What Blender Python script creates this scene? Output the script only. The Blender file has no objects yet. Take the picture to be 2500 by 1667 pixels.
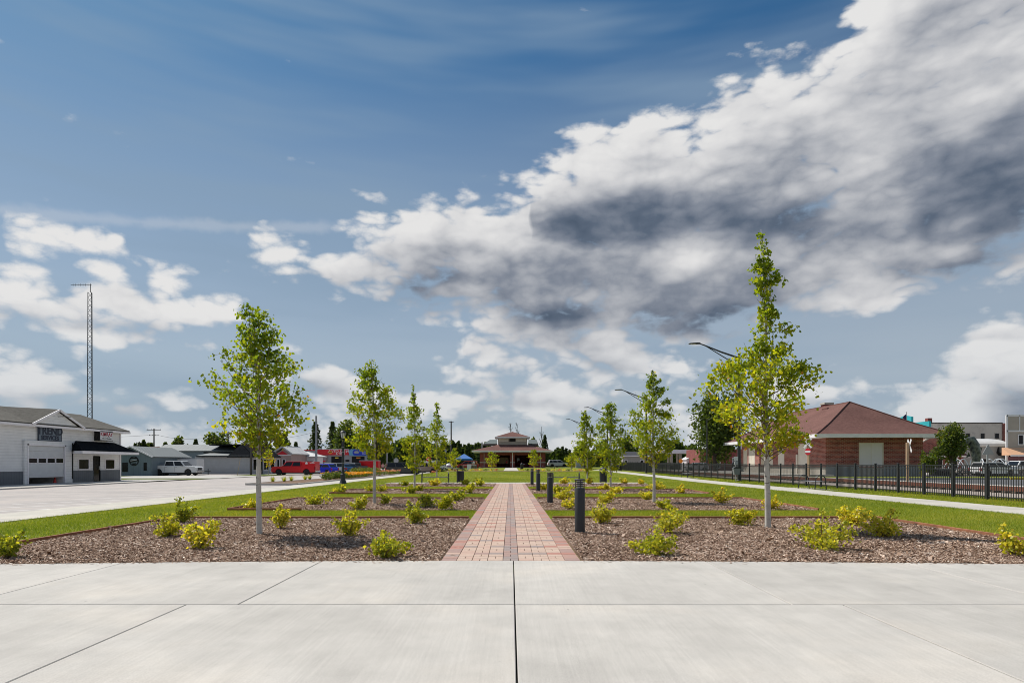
import bpy, bmesh, math, random
import numpy as np
from mathutils import Vector, Matrix, Euler
R = math.radians
S = bpy.context.scene
COL = S.collection
# ------------------------------------------------------------------ camera
H, F, HX, HY = 1.41, 1500.0, 1247.0, 1131.5     # eye height, focal length (photo px), vanishing point
cam_d = bpy.data.cameras.new('camera'); cam = bpy.data.objects.new('camera', cam_d); COL.objects.link(cam)
cam.location = (0, 0, H); cam.rotation_euler = (R(90), 0, 0)
cam_d.sensor_width = 36; cam_d.lens = 36 * F / 2500
cam_d.shift_x = (1250 - HX) / 2500; cam_d.shift_y = (HY - 833.5) / 2500
cam_d.clip_start = .05; cam_d.clip_end = 5000
S.camera = cam
# ------------------------------------------------------------------ node helper
class NT:
    def __init__(s, tree): s.t = tree; s.n = tree.nodes; s.l = tree.links
    def new(s, typ, **kw):
        n = s.n.new(typ)
        for k, v in kw.items(): setattr(n, k, v)
        return n
    def put(s, sock, v):
        if v is None: return
        if isinstance(v, bpy.types.NodeSocket): s.l.new(v, sock)
        else: sock.default_value = v
    def m(s, op, a, b=None, c=None, clamp=False):
        n = s.new('ShaderNodeMath', operation=op, use_clamp=clamp)
        for i, v in enumerate((a, b, c)): s.put(n.inputs[i], v)
        return n.outputs[0]
    def v(s, op, a, b=None, out=0):
        n = s.new('ShaderNodeVectorMath', operation=op)
        s.put(n.inputs[0], a); s.put(n.inputs[1], b)
        return n.outputs[out]
    def comb(s, x, y, z):
        n = s.new('ShaderNodeCombineXYZ')
        for i, v in enumerate((x, y, z)): s.put(n.inputs[i], v)
        return n.outputs[0]
    def sep(s, v):
        n = s.new('ShaderNodeSeparateXYZ'); s.put(n.inputs[0], v); return n.outputs
    def ramp(s, fac, stops, interp='LINEAR'):
        n = s.new('ShaderNodeValToRGB'); n.color_ramp.interpolation = interp
        e = n.color_ramp.elements
        while len(e) < len(stops): e.new(.5)
        for i, (p, c) in enumerate(stops):
            e[i].position = p; e[i].color = (*c, 1) if len(c) == 3 else c
        s.put(n.inputs[0], fac); return n.outputs[0]
    def mr(s, v, a, b, c=0., d=1., smooth=False):
        n = s.new('ShaderNodeMapRange'); n.interpolation_type = 'SMOOTHSTEP' if smooth else 'LINEAR'; n.clamp = True
        s.put(n.inputs[0], v)
        for i, x in enumerate((a, b, c, d)): s.put(n.inputs[i+1], x)
        return n.outputs[0]
    def mix(s, f, a, b, blend='MIX'):
        n = s.new('ShaderNodeMix', data_type='RGBA', blend_type=blend)
        s.put(n.inputs[0], f)
        s.put(n.inputs[6], (*a, 1) if isinstance(a, tuple) and len(a) == 3 else a)
        s.put(n.inputs[7], (*b, 1) if isinstance(b, tuple) and len(b) == 3 else b)
        return n.outputs[2]
    def noise(s, vec, scale, detail=4., rough=.55, out=0, dist=0., dims='3D'):
        n = s.new('ShaderNodeTexNoise', noise_dimensions=dims)
        s.put(n.inputs['Vector'], vec); s.put(n.inputs['Scale'], scale)
        n.inputs['Detail'].default_value = detail; n.inputs['Roughness'].default_value = rough
        n.inputs['Distortion'].default_value = dist
        return n.outputs[out]
# ------------------------------------------------------------------ sun and sky
SUN_EL, SUN_AZ = 54., -52.          # azimuth from +Y towards +X
sd = Vector((math.sin(R(SUN_AZ))*math.cos(R(SUN_EL)), math.cos(R(SUN_AZ))*math.cos(R(SUN_EL)), math.sin(R(SUN_EL))))
sun_d = bpy.data.lights.new('sun', 'SUN'); sun_d.energy = 5.0; sun_d.angle = R(.55); sun_d.color = (1, .95, .87)
sun = bpy.data.objects.new('sun', sun_d); COL.objects.link(sun)
sun.rotation_euler = (-sd).to_track_quat('-Z', 'Y').to_euler(); sun.location = (0, 0, 60)
W = bpy.data.worlds.new('World'); S.world = W; W.use_nodes = True
def build_world():
    t = W.node_tree; t.nodes.clear(); N = NT(t)
    tc = N.new('ShaderNodeTexCoord'); d = tc.outputs['Generated']
    sky = N.new('ShaderNodeTexSky', sky_type='NISHITA'); sky.sun_disc = False
    sky.sun_elevation = R(SUN_EL); sky.sun_rotation = R(SUN_AZ % 360); sky.altitude = 0
    sky.air_density = 1.0; sky.dust_density = .6; sky.ozone_density = 1.6
    dx, dy, dz = N.sep(d)
    hyp = N.m('SQRT', N.m('MAXIMUM', N.m('ADD', N.m('MULTIPLY', dx, dx), N.m('MULTIPLY', dy, dy)), 1e-5))
    A = N.m('ARCTAN2', dx, dy)
    E = N.m('MINIMUM', N.m('DIVIDE', dz, hyp), 3.)
    Q = N.comb(N.m('DIVIDE', dx, hyp), N.m('DIVIDE', dy, hyp), E)          # cylinder of the sky, no seam
    AE = N.comb(A, E, 0.)
    def ae(px, py):
        u = (px-HX)/F; return math.atan(u), ((HY-py)/F)/math.sqrt(1+u*u)
    # cumulus banks as upper and lower outlines over the azimuth (column, top row, bottom row of the photograph)
    LAYERS = [
     [(1270,450,450),(1320,395,560),(1400,340,580),(1480,320,580),(1560,280,575),(1640,270,570),(1720,230,565),(1800,200,565),(1860,172,568),(1960,140,572),(2040,85,578),(2100,25,584),(2150,-60,592),(2200,-150,600),(2300,-300,604),(2400,-400,600),(2520,-500,590)],
     [(600,660,660),(680,632,676),(760,628,684),(810,585,702),(860,540,714),(930,515,720),(1000,495,730),(1080,485,742),(1150,495,760),(1210,505,770),(1260,470,785),(1330,425,798),(1400,400,808),(1480,410,815),
      (1560,420,820),(1640,425,820),(1720,430,812),(1800,430,795),(1860,435,785),(1960,440,785),(2040,445,772),(2100,450,742),(2160,455,712),(2220,460,688),(2300,465,670),(2400,465,655),(2520,455,640)],
     [(-80,680,770),(0,682,772),(100,672,778),(200,656,785),(290,658,788),(380,672,788),(460,703,788),(540,722,790),(590,748,782),(615,768,768),(1100,815,815),(1150,795,858),(1250,775,872),(1400,785,885),(1500,795,893),(1600,805,885),
      (1690,828,858),(1730,845,845),(2140,985,985),(2180,955,1000),(2230,940,1012),(2300,912,1015),(2360,865,1015),(2420,825,1015),(2500,785,1015)],
     [(0,595,595),(45,575,612),(110,556,624),(180,562,628),(235,600,630),(275,622,622),(395,835,835),(440,812,850),(520,812,852),(565,838,838),(1040,905,905),(1090,868,942),(1180,845,952),(1280,855,952),(1340,885,945),(1420,908,908),(1570,960,960),(1640,900,955),(1720,930,960),(1760,960,960)],
     [(-80,915,1022),(60,912,1022),(160,922,1012),(240,948,1012),(300,945,1032),(400,940,1032),(470,972,1032),(530,1000,1012),(600,955,1002),(660,888,962),(760,868,962),(850,898,990),(900,938,1002),(980,936,988),(1040,955,1002),(1200,950,1010),(1400,940,1000),(1500,932,988),(1600,940,982),(1750,955,1004),(1900,948,1000),(2000,930,985),(2100,958,1004),(2250,985,1035),(2520,990,1050)]]
    A0, A1 = -.80, .80
    warp = N.noise(N.v('MULTIPLY', Q, (1., 1., 1.5)), 4.2, 2., .6, out=1)
    wx, wy, _w = N.sep(N.v('MULTIPLY', N.v('SUBTRACT', warp, (.5, .5, .5)), (.16, .10, 0.)))
    lowf = N.noise(Q, 1.7, 1., .5)
    away = N.mr(N.m('ABSOLUTE', A), .74, 1.0, 0., 1., True)
    def billow(v):                                           # rounded heads of the cumulus
        t = None
        for sc_, am in ((9., 1.), (19., .55), (41., .3)):
            k_ = N.m('MULTIPLY', N.m('ABSOLUTE', N.m('SUBTRACT', N.noise(v, sc_, 0., .5), .5)), 2*am); t = k_ if t is None else N.m('ADD', t, k_)
        return t
    def field(offx, offy, full, wf):
        """cloud density at a direction shifted by (offx, offy) in azimuth / tangent of elevation"""
        aa = N.m('ADD', N.m('MULTIPLY_ADD', wx, wf, A), offx); ee = N.m('ADD', N.m('MULTIPLY_ADD', wy, wf, E), offy)
        fac = N.mr(aa, A0, A1); core = None; low = None
        for i, L in enumerate(LAYERS):
            st = []
            for px, r0, r1 in L:
                if r0 == r1: r0, r1 = r0+75, r1-75             # an end of a bank
                a_, e0 = ae(px, r0); _, e1 = ae(px, r1); st.append(((a_-A0)/(A1-A0), (e0, max(e1, .001), 0.)))
            t_, b_, _z = N.sep(N.ramp(fac, st))
            c_ = N.m('MINIMUM', N.m('SUBTRACT', t_, ee), N.m('SUBTRACT', ee, b_))
            if i > 1: c_ = N.m('MULTIPLY', c_, 1.15)
            core = c_ if core is None else N.m('MAXIMUM', core, c_)
            if full:                               # darkness towards the base of each of the large banks
                h_ = N.m('DIVIDE', N.m('SUBTRACT', ee, b_), N.m('MAXIMUM', N.m('SUBTRACT', t_, b_), .02))
                u_ = N.m('MULTIPLY', N.mr(h_, .12, .66, 1., 0., True), N.mr(h_, -.22, .04, 0., 1.)); u_ = N.m('MULTIPLY', u_, N.mr(N.m('SUBTRACT', t_, b_), .0, .10, .45, 1.))
                low = u_ if low is None else N.m('MAXIMUM', low, u_)
        core = N.m('MULTIPLY', core, 9.5)
        core = N.m('MAXIMUM', N.m('MINIMUM', core, .62), -1.)
        core = N.m('SUBTRACT', core, N.m('MULTIPLY', away, 2.))
        # the rest of the sky: scattered fair-weather banks all round, fewer overhead
        base = N.m('ADD', N.mr(E, .03, .20, .10, -.80), N.m('MULTIPLY', away, N.mr(lowf, .42, .66, 0., .95)))
        core = N.m('MAXIMUM', core, base)
        q = N.v('MULTIPLY', N.v('ADD', Q, (offx, 0., offy)), (1., 1., 1.75))
        f1 = N.noise(q, 6.2, 8. if full else 3., .66)
        D = N.m('MULTIPLY_ADD', N.m('SUBTRACT', f1, .5), 1.9, core)
        if full:
            bl = billow(q); D = N.m('MULTIPLY_ADD', N.m('SUBTRACT', bl, .32), 1.05, D); low = (low, bl)
        return D, low
    D0, (low, bl) = field(0, 0, True, 1.); D2, _l = field(-.026, .050, False, .6)
    alpha = N.mr(D0, -.12, .36, 0., 1., True)
    alpha = N.m('MULTIPLY', alpha, N.m('MULTIPLY', N.mr(dz, -.005, .012), N.mr(E, .0, .22, .62, 1.)))
    s2 = N.mr(D2, -.25, .95, 0., 1.)
    s0 = N.mr(D0, .0, 1.1, 0., 1.)
    low = N.m('MULTIPLY', low, N.mr(N.noise(N.v('MULTIPLY', Q, (1., 1., 1.7)), 5.2, 2., .55), .36, .62, .15, 1.15))
    shade = N.m('ADD', N.m('MULTIPLY_ADD', s2, .38, N.m('MULTIPLY', s0, .14)), N.m('MULTIPLY', low, .42))
    shade = N.m('ADD', shade, N.m('MULTIPLY', N.m('SUBTRACT', .32, bl), .42))
    fine = N.noise(N.v('MULTIPLY', Q, (1., 1., 1.4)), 11., 6., .66)
    shade = N.m('ADD', shade, N.m('MULTIPLY', N.m('SUBTRACT', fine, .5), -.36))
    ccol = N.ramp(shade, [(0., (8.4, 8.35, 8.3)), (.16, (7.3, 7.3, 7.4)), (.38, (5.0, 5.15, 5.5)), (.60, (2.5, 2.8, 3.4)), (.80, (1.15, 1.5, 2.1)), (1., (.62, .92, 1.4))])
    # thin high veils and an old condensation trail
    vq = N.new('ShaderNodeMapping'); N.put(vq.inputs[0], AE); vq.inputs[2].default_value = (0, 0, R(17)); vq.inputs[3].default_value = (1.1, 6.5, 1)
    veil = N.noise(vq.outputs[0], 1.5, 3., .5)
    veil = N.mr(veil, .38, .72, .02, .62, True)
    haze = N.mr(E, .02, .68, .93, 0.)
    a1, e1 = ae(0, 513); a2, e2 = ae(830, 553)
    b = (e2-e1)/(a2-a1)
    dev = N.m('ABSOLUTE', N.m('SUBTRACT', E, N.m('ADD', N.m('MULTIPLY', A, b), e1-b*a1)))
    dev = N.m('ADD', dev, N.m('MULTIPLY', N.m('SUBTRACT', N.noise(Q, 26., 3., .6), .5), .02))
    trail = N.m('MULTIPLY', N.mr(dev, .0005, .013, .26, 0., True), N.mr(A, -.30, -.24, 1., 0.))
    trail = N.m('MULTIPLY', trail, N.mr(A, -1.3, -.9, 0., 1.))
    deep = N.mix(1., sky.outputs[0], (.26, .60, .78), 'MULTIPLY')
    c = N.mix(haze, deep, (5.0, 5.5, 6.05))
    c = N.mix(veil, c, (2.6, 3.7, 5.0))
    c = N.mix(trail, c, (7.0, 7.2, 7.6))
    c = N.mix(alpha, c, ccol)
    bg = N.new('ShaderNodeBackground'); N.put(bg.inputs[0], c); bg.inputs[1].default_value = .088
    out = N.new('ShaderNodeOutputWorld'); t.links.new(bg.outputs[0], out.inputs[0])
build_world()
W.cycles.sampling_method = 'NONE'
vs = S.view_settings; vs.view_transform = 'Standard'; vs.look = 'None'; vs.exposure = 0.08; vs.gamma = 1.0; vs.use_curve_mapping = False
cy = S.cycles; cy.filter_width = .95; cy.use_denoising = True; cy.max_bounces = 6; cy.diffuse_bounces = 3; cy.glossy_bounces = 3; cy.transmission_bounces = 5; cy.transparent_max_bounces = 8
cy.caustics_reflective = False; cy.caustics_refractive = False
# ------------------------------------------------------------------ materials
MATS = {}
def mat(name, color=(.5, .5, .5), rough=.6, metal=0., noise=None, bump=None, spec=None, tint=None, trans=0., emit=None, alpha=None, build=None):
    """noise=(scale, amount, stretch) varies the colour; bump=(scale, strength); tint=[ramp stops] read from the face attribute 'tint'."""
    if name in MATS: return MATS[name]
    m = bpy.data.materials.new(name); m.use_nodes = True; MATS[name] = m
    N = NT(m.node_tree); b = N.n['Principled BSDF']; out = N.n['Material Output']
    b.inputs['Roughness'].default_value = rough; b.inputs['Metallic'].default_value = metal
    if spec is not None: b.inputs['Specular IOR Level'].default_value = spec
    c = (*color, 1)
    tc = N.new('ShaderNodeTexCoord').outputs['Object']
    if tint:
        at = N.new('ShaderNodeAttribute', attribute_name='tint'); c = N.ramp(at.outputs['Fac'], tint)
    if noise:
        sc, am = noise[0], noise[1]; st = noise[2] if len(noise) > 2 else (1, 1, 1)
        v = N.v('MULTIPLY', tc, st)
        n1 = N.noise(v, sc, 5., .6)
        f = N.mr(n1, .3, .7, 1-am, 1+am)
        c = N.mix(1., c, N.comb(f, f, f), 'MULTIPLY') 
    if build: c = build(N, tc, c, b) or c
    N.put(b.inputs['Base Color'], c)
    if bump:
        v = N.v('MULTIPLY', tc, bump[2]) if len(bump) > 2 else tc
        h = N.noise(v, bump[0], 5., .6)
        bp = N.new('ShaderNodeBump'); bp.inputs['Strength'].default_value = bump[1]; bp.inputs['Distance'].default_value = .02
        N.put(bp.inputs['Height'], h); N.put(b.inputs['Normal'], bp.outputs[0])
    if emit: b.inputs['Emission Color'].default_value = (*emit[0], 1); b.inputs['Emission Strength'].default_value = emit[1]
    if trans:
        tr = N.new('ShaderNodeBsdfTranslucent'); N.put(tr.inputs[0], N.mix(1., c, (1.85, 1.7, .6), 'MULTIPLY'))
        mx = N.new('ShaderNodeMixShader'); mx.inputs[0].default_value = trans
        N.l.new(b.outputs[0], mx.inputs[1]); N.l.new(tr.outputs[0], mx.inputs[2]); N.l.new(mx.outputs[0], out.inputs[0])
    return m
# ------------------------------------------------------------------ mesh helpers
class MB:
    def __init__(s): s.v = []; s.f = []; s.mi = []; s.tint = None; s.smooth = False
    def add(s, vs, fs, mi=0):
        o = len(s.v); s.v += [tuple(p) for p in vs]; s.f += [tuple(i+o for i in f) for f in fs]; s.mi += [mi]*len(fs); return s
    def box(s, x0, x1, y0, y1, z0, z1, mi=0):
        x0, x1 = min(x0, x1), max(x0, x1); y0, y1 = min(y0, y1), max(y0, y1); z0, z1 = min(z0, z1), max(z0, z1)
        vs = [(x, y, z) for z in (z0, z1) for y in (y0, y1) for x in (x0, x1)]
        return s.add(vs, [(0,2,3,1),(4,5,7,6),(0,1,5,4),(2,6,7,3),(0,4,6,2),(1,3,7,5)], mi)
    def cbox(s, x0, x1, y0, y1, z0, z1, c=.004, mi=0):      # box with its top edges chamfered
        vs = [(x0,y0,z0),(x1,y0,z0),(x1,y1,z0),(x0,y1,z0),(x0,y0,z1-c),(x1,y0,z1-c),(x1,y1,z1-c),(x0,y1,z1-c),
              (x0+c,y0+c,z1),(x1-c,y0+c,z1),(x1-c,y1-c,z1),(x0+c,y1-c,z1)]
        return s.add(vs, [(0,1,5,4),(1,2,6,5),(2,3,7,6),(3,0,4,7),(4,5,9,8),(5,6,10,9),(6,7,11,10),(7,4,8,11),(8,9,10,11),(3,2,1,0)], mi)
    def bar(s, a, b, w, h, mi=0):                           # square bar between two points
        a, b = Vector(a), Vector(b); d = (b-a).normalized()
        u = d.cross(Vector((0, 0, 1))); u = Vector((1, 0, 0)) if u.length < 1e-4 else u.normalized(); k = u.cross(d)
        vs = [p+u*(w/2*i)+k*(h/2*j) for p in (a, b) for i, j in ((-1,-1),(1,-1),(1,1),(-1,1))]
        return s.add(vs, [(0,1,2,3),(7,6,5,4),(0,4,5,1),(1,5,6,2),(2,6,7,3),(3,7,4,0)], mi)
    def tube(s, pts, rad, n=8, mi=0, cap=True):
        pts = [Vector(p) for p in pts]
        if not hasattr(rad, '__len__'): rad = [rad]*len(pts)
        vs = []; fs = []; pu = None
        for i, p in enumerate(pts):
            d = (pts[min(i+1, len(pts)-1)]-pts[max(i-1, 0)])
            d = d.normalized() if d.length > 1e-9 else Vector((0, 0, 1))
            if pu is None:
                u = d.cross(Vector((0, 0, 1))); u = Vector((1, 0, 0)) if u.length < 1e-3 else u.normalized()
            else:
                u = pu-d*pu.dot(d); u = u.normalized() if u.length > 1e-6 else Vector((1, 0, 0))
            pu = u; k = d.cross(u)
            for j in range(n):
                t = 2*math.pi*j/n; vs.append(p+u*(rad[i]*math.cos(t))+k*(rad[i]*math.sin(t)))
        for i in range(len(pts)-1):
            for j in range(n):
                a, b = i*n+j, i*n+(j+1) % n; fs.append((a, b, b+n, a+n))
        if cap: fs.append(tuple(range(n-1, -1, -1))); fs.append(tuple(range((len(pts)-1)*n, len(pts)*n)))
        return s.add(vs, fs, mi)
    def lathe(s, prof, n=20, c=(0, 0, 0), mi=0):            # prof = [(radius, z)]
        vs = []; fs = []
        for (r, z) in prof:
            for j in range(n):
                t = 2*math.pi*j/n; vs.append((c[0]+r*math.cos(t), c[1]+r*math.sin(t), c[2]+z))
        for i in range(len(prof)-1):
            for j in range(n):
                a, b = i*n+j, i*n+(j+1) % n; fs.append((a, b, b+n, a+n))
        fs.append(tuple(range(n-1, -1, -1))); fs.append(tuple(range((len(prof)-1)*n, len(prof)*n)))
        return s.add(vs, fs, mi)
    def prism(s, poly, axis, a0, a1, mi=0):                 # extrude a polygon; axis 'x': (y,z) 'y': (x,z) 'z': (x,y)
        f = {'x': lambda p, a: (a, p[0], p[1]), 'y': lambda p, a: (p[0], a, p[1]), 'z': lambda p, a: (p[0], p[1], a)}[axis]
        n = len(poly); vs = [f(p, a0) for p in poly]+[f(p, a1) for p in poly]
        fs = [tuple(range(n)), tuple(range(2*n-1, n-1, -1))]+[(i, i+n, (i+1) % n+n, (i+1) % n) for i in range(n)]
        return s.add(vs, fs, mi)
    def poly(s, vs, mi=0): return s.add(vs, [tuple(range(len(vs)))], mi)
    def mesh(s, name, mats):
        me = bpy.data.meshes.new(name)
        me.from_pydata(s.v, [], s.f)
        for m in (mats if isinstance(mats, (list, tuple)) else [mats]): me.materials.append(m)
        if any(s.mi): me.polygons.foreach_set('material_index', s.mi)
        if s.tint is not None:
            a = me.attributes.new('tint', 'FLOAT', 'FACE'); a.data.foreach_set('value', s.tint)
        if s.smooth: me.polygons.foreach_set('use_smooth', [True]*len(me.polygons))
        me.update(); 
        bm = bmesh.new(); bm.from_mesh(me); bmesh.ops.recalc_face_normals(bm, faces=bm.faces); bm.to_mesh(me); bm.free()
        return me
    def obj(s, name, mats, parent=None, loc=(0, 0, 0), rz=0.):
        return link(name, s.mesh(name, mats), parent, loc, rz)
def link(name, data, parent=None, loc=(0, 0, 0), rz=0.):
    o = bpy.data.objects.new(name, data); COL.objects.link(o); o.parent = parent; o.location = loc; o.rotation_euler = (0, 0, rz); return o
def fast_mesh(name, V, Fa, mats, tint=None):                # numpy arrays; all faces the same size
    me = bpy.data.meshes.new(name); nv, nf, k = len(V), len(Fa), Fa.shape[1]
    me.vertices.add(nv); me.vertices.foreach_set('co', np.ascontiguousarray(V, np.float32).ravel())
    me.loops.add(nf*k); me.loops.foreach_set('vertex_index', np.ascontiguousarray(Fa, np.int32).ravel())
    me.polygons.add(nf); me.polygons.foreach_set('loop_start', np.arange(0, nf*k, k, dtype=np.int32))
    for m in (mats if isinstance(mats, (list, tuple)) else [mats]): me.materials.append(m)
    if tint is not None:
        a = me.attributes.new('tint', 'FLOAT', 'FACE'); a.data.foreach_set('value', np.ascontiguousarray(tint, np.float32))
    me.update(calc_edges=True); return me
def tag(o, label, cat=None, group=None, kind=None):
    if label: o['label'] = label
    if cat: o['category'] = cat
    if group: o['group'] = group
    if kind: o['kind'] = kind
    return o
def thing(name, label, cat, loc=(0, 0, 0), rz=0., group=None):
    o = link(name, None, None, loc, rz); o.empty_display_size = .2; return tag(o, label, cat, group)
def struct(o): o['kind'] = 'structure'; return o
def copy_tree(o, parent=None):
    c = o.copy(); COL.objects.link(c); c.parent = parent
    for ch in list(o.children): copy_tree(ch, c)
    return c
def text_mesh(s, size, depth=.01, shear=0., bold=0., align='CENTER'):
    cu = bpy.data.curves.new('lettering', 'FONT'); cu.body = s; cu.size = size; cu.extrude = depth; cu.shear = shear; cu.offset = bold
    cu.align_x = align; cu.align_y = 'CENTER'; cu.resolution_u = 3
    o = bpy.data.objects.new('lettering', cu); COL.objects.link(o)
    me = bpy.data.meshes.new_from_object(o.evaluated_get(bpy.context.evaluated_depsgraph_get()))
    bpy.data.objects.remove(o); bpy.data.curves.remove(cu); return me
def text(name, s, size, m, parent, loc, rot, **kw):         # local text lies in XY, rot stands it up
    me = text_mesh(s, size, **kw); me.materials.clear(); me.materials.append(m)
    o = link(name, me, parent, loc); o.rotation_euler = rot; return o
# ------------------------------------------------------------------ lie of the land
def sst(a, b, x):
    t = np.clip((x-a)/(b-a), 0, 1); return t*t*(3-2*t)
def gz(x, y):
    x = np.asarray(x, float); y = np.asarray(y, float)
    r = .0055*np.clip(y-45, 0, 100)*(1-sst(155, 230, y))
    r = r*sst(-13.2, -9, x)*(1-sst(19.5, 23, x))
    return r-.10*(1-sst(-13, -9.5, x))-.05*(1-sst(-15.5, -15.2, x))
def gzf(x, y): return float(gz(x, y))
def PX(px, y): return (px-HX)*y/F                            # photo column at depth y -> x
def PZ(py, y): return H-(py-HY)*y/F                          # photo row at depth y -> height
def G(px, py, z0=0.):
    y = F*(H-z0)/(py-HY); return PX(px, y), y
# ================================================================== setting: ground, plaza, path, beds, lawns, street
rng = np.random.default_rng(5)
def sheet(name, xs, ys, dz, m, follow=True, parent=None, hole=None):
    X, Y = np.meshgrid(xs, ys); Z = (gz(X, Y) if follow else 0*X)+dz
    V = np.stack([X.ravel(), Y.ravel(), Z.ravel()], 1); nx, ny = len(xs), len(ys)
    i, j = np.meshgrid(np.arange(nx-1), np.arange(ny-1)); a = (j*nx+i).ravel()
    Fa = np.stack([a, a+1, a+nx+1, a+nx], 1)
    return link(name, fast_mesh(name, V, Fa, m), parent)
def lin(a, b, step): return np.linspace(a, b, max(2, int(round((b-a)/step))+1))
def grass_col(N, tc, c, b):
    n1 = N.noise(tc, .35, 4., .6); n2 = N.noise(tc, 9., 5., .7); n3 = N.noise(tc, 60., 3., .7)
    k = N.ramp(n1, [(.3, (.145, .185, .022)), (.55, (.195, .215, .03)), (.75, (.255, .23, .045))])
    k2 = N.ramp(n2, [(.3, (.6, .65, .6)), (.7, (1.3, 1.25, 1.2))])
    k3 = N.ramp(n3, [(.3, (.55, .6, .5)), (.7, (1.45, 1.4, 1.3))])
    return N.mix(1., N.mix(1., k, k2, 'MULTIPLY'), k3, 'MULTIPLY')
M_lawn = mat('lawn', rough=.9, spec=.1, build=grass_col, bump=(70., .6))
M_verge = mat('rough_verge', rough=.95, spec=.1, build=lambda N, tc, c, b: N.mix(1., N.ramp(N.noise(tc, .05, 6., .6), [(.3, (.05, .09, .014)), (.6, (.10, .12, .025)), (.75, (.17, .15, .06))]), N.ramp(N.noise(tc, 4., 4., .7), [(.3, (.7, .7, .7)), (.7, (1.25, 1.25, 1.25))]), 'MULTIPLY'))
def concrete_build(base, streak=1.):
    def f(N, tc, c, b):
        oi = N.new('ShaderNodeObjectInfo').outputs['Random']
        slabv = N.mr(oi, 0., 1., .955, 1.035)
        tcw = N.v('ADD', tc, N.comb(N.m('MULTIPLY', oi, 37.), N.m('MULTIPLY', oi, 17.), 0.))
        big = N.noise(tcw, .42, 4., .6); mid = N.noise(tcw, 2.6, 5., .65); fine = N.noise(tcw, 90., 3., .7)
        br = N.noise(N.v('MULTIPLY', tcw, (38., 1.1, 1.)), 1., 4., .7)
        br2 = N.noise(N.v('MULTIPLY', tcw, (3.2, .22, 1.)), 1., 3., .6)
        k = N.mix(N.mr(big, .34, .68), tuple(x*.86 for x in base), tuple(x*1.07 for x in base))
        k = N.mix(N.mr(big, .50, .72, 0., .35), k, (base[0]*1.02, base[1]*.93, base[2]*.82))
        for t, lo, hi in ((mid, .92, 1.06), (fine, .86, 1.11), (br, 1-.055*streak, 1+.05*streak), (br2, .955, 1.04)):
            v = N.mr(t, .32, .68, lo, hi); k = N.mix(1., k, N.comb(v, v, v), 'MULTIPLY')
        k = N.mix(1., k, N.comb(slabv, slabv, slabv), 'MULTIPLY')
        st2 = N.noise(tcw, 1.3, 6., .7); k = N.mix(N.mr(st2, .60, .74, 0., .32), k, tuple(x*.66 for x in base))
        sp = N.new('ShaderNodeTexVoronoi'); N.put(sp.inputs[0], tcw); sp.inputs['Scale'].default_value = 2.1
        dots = N.mr(sp.outputs['Distance'], .012, .03, .45, 1.)
        k = N.mix(1., k, N.comb(dots, dots, dots), 'MULTIPLY')
        t1 = N.v('ADD', tcw, N.v('MULTIPLY', N.noise(tcw, .5, 2., .5, out=1), (.9, .9, 0.)))
        arc = N.m('ABSOLUTE', N.m('SUBTRACT', N.v('LENGTH', N.v('SUBTRACT', t1, (3., -16., 0.)), out=1), 14.3))
        av = N.mr(arc, .02, .16, .93, 1., True); k = N.mix(1., k, N.comb(av, av, av), 'MULTIPLY')
        h = N.m('ADD', N.m('MULTIPLY', br, .5), N.m('MULTIPLY', fine, .5))
        bp = N.new('ShaderNodeBump'); bp.inputs['Strength'].default_value = .22; bp.inputs['Distance'].default_value = .006
        N.put(bp.inputs['Height'], h); N.put(b.inputs['Normal'], bp.outputs[0])
        return k
    return f
M_conc = mat('plaza_concrete', rough=.82, spec=.25, build=concrete_build((.485, .46, .425)))
M_walk = mat('walk_concrete', rough=.85, spec=.2, build=concrete_build((.50, .475, .42), .4))
M_joint = mat('joint_dirt', (.05, .044, .038), .95)
M_street = mat('street_concrete', rough=.85, spec=.2, build=concrete_build((.42, .385, .365), .3))
M_asph = mat('asphalt', (.10, .10, .105), .9, noise=(.8, .25))
M_mulch = mat('mulch_soil', rough=.95, spec=.1, build=lambda N, tc, c, b: N.mix(1., N.ramp(N.noise(tc, 40., 6., .75), [(.3, (.06, .037, .025)), (.5, (.19, .125, .09)), (.68, (.40, .29, .22))]), N.ramp(N.noise(tc, .8, 4., .6), [(.3, (.72, .66, .6)), (.7, (1.15, 1.15, 1.15))]), 'MULTIPLY'), bump=(45., 1.))
M_rail = mat('rusty_rail', (.16, .055, .03), .7, noise=(6., .3)); M_tie = mat('railway_tie', (.09, .065, .05), .9, noise=(8., .3))
M_ballast = mat('ballast', rough=.95, build=lambda N, tc, c, b: N.ramp(N.noise(tc, 12., 6., .8), [(.3, (.14, .11, .09)), (.5, (.32, .27, .23)), (.7, (.5, .44, .40))]), bump=(14., .9))
# ground to the horizon
gx = np.unique(np.concatenate([lin(-2600, -200, 300), lin(-200, -40, 20), lin(-40, 40, 1.), lin(40, 200, 20), lin(200, 2600, 300)]))
gy = np.unique(np.concatenate([lin(-300, -20, 40), lin(-20, 240, 2.5), lin(240, 2900, 200)]))
struct(sheet('ground', gx, gy, -.09, M_verge))
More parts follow.
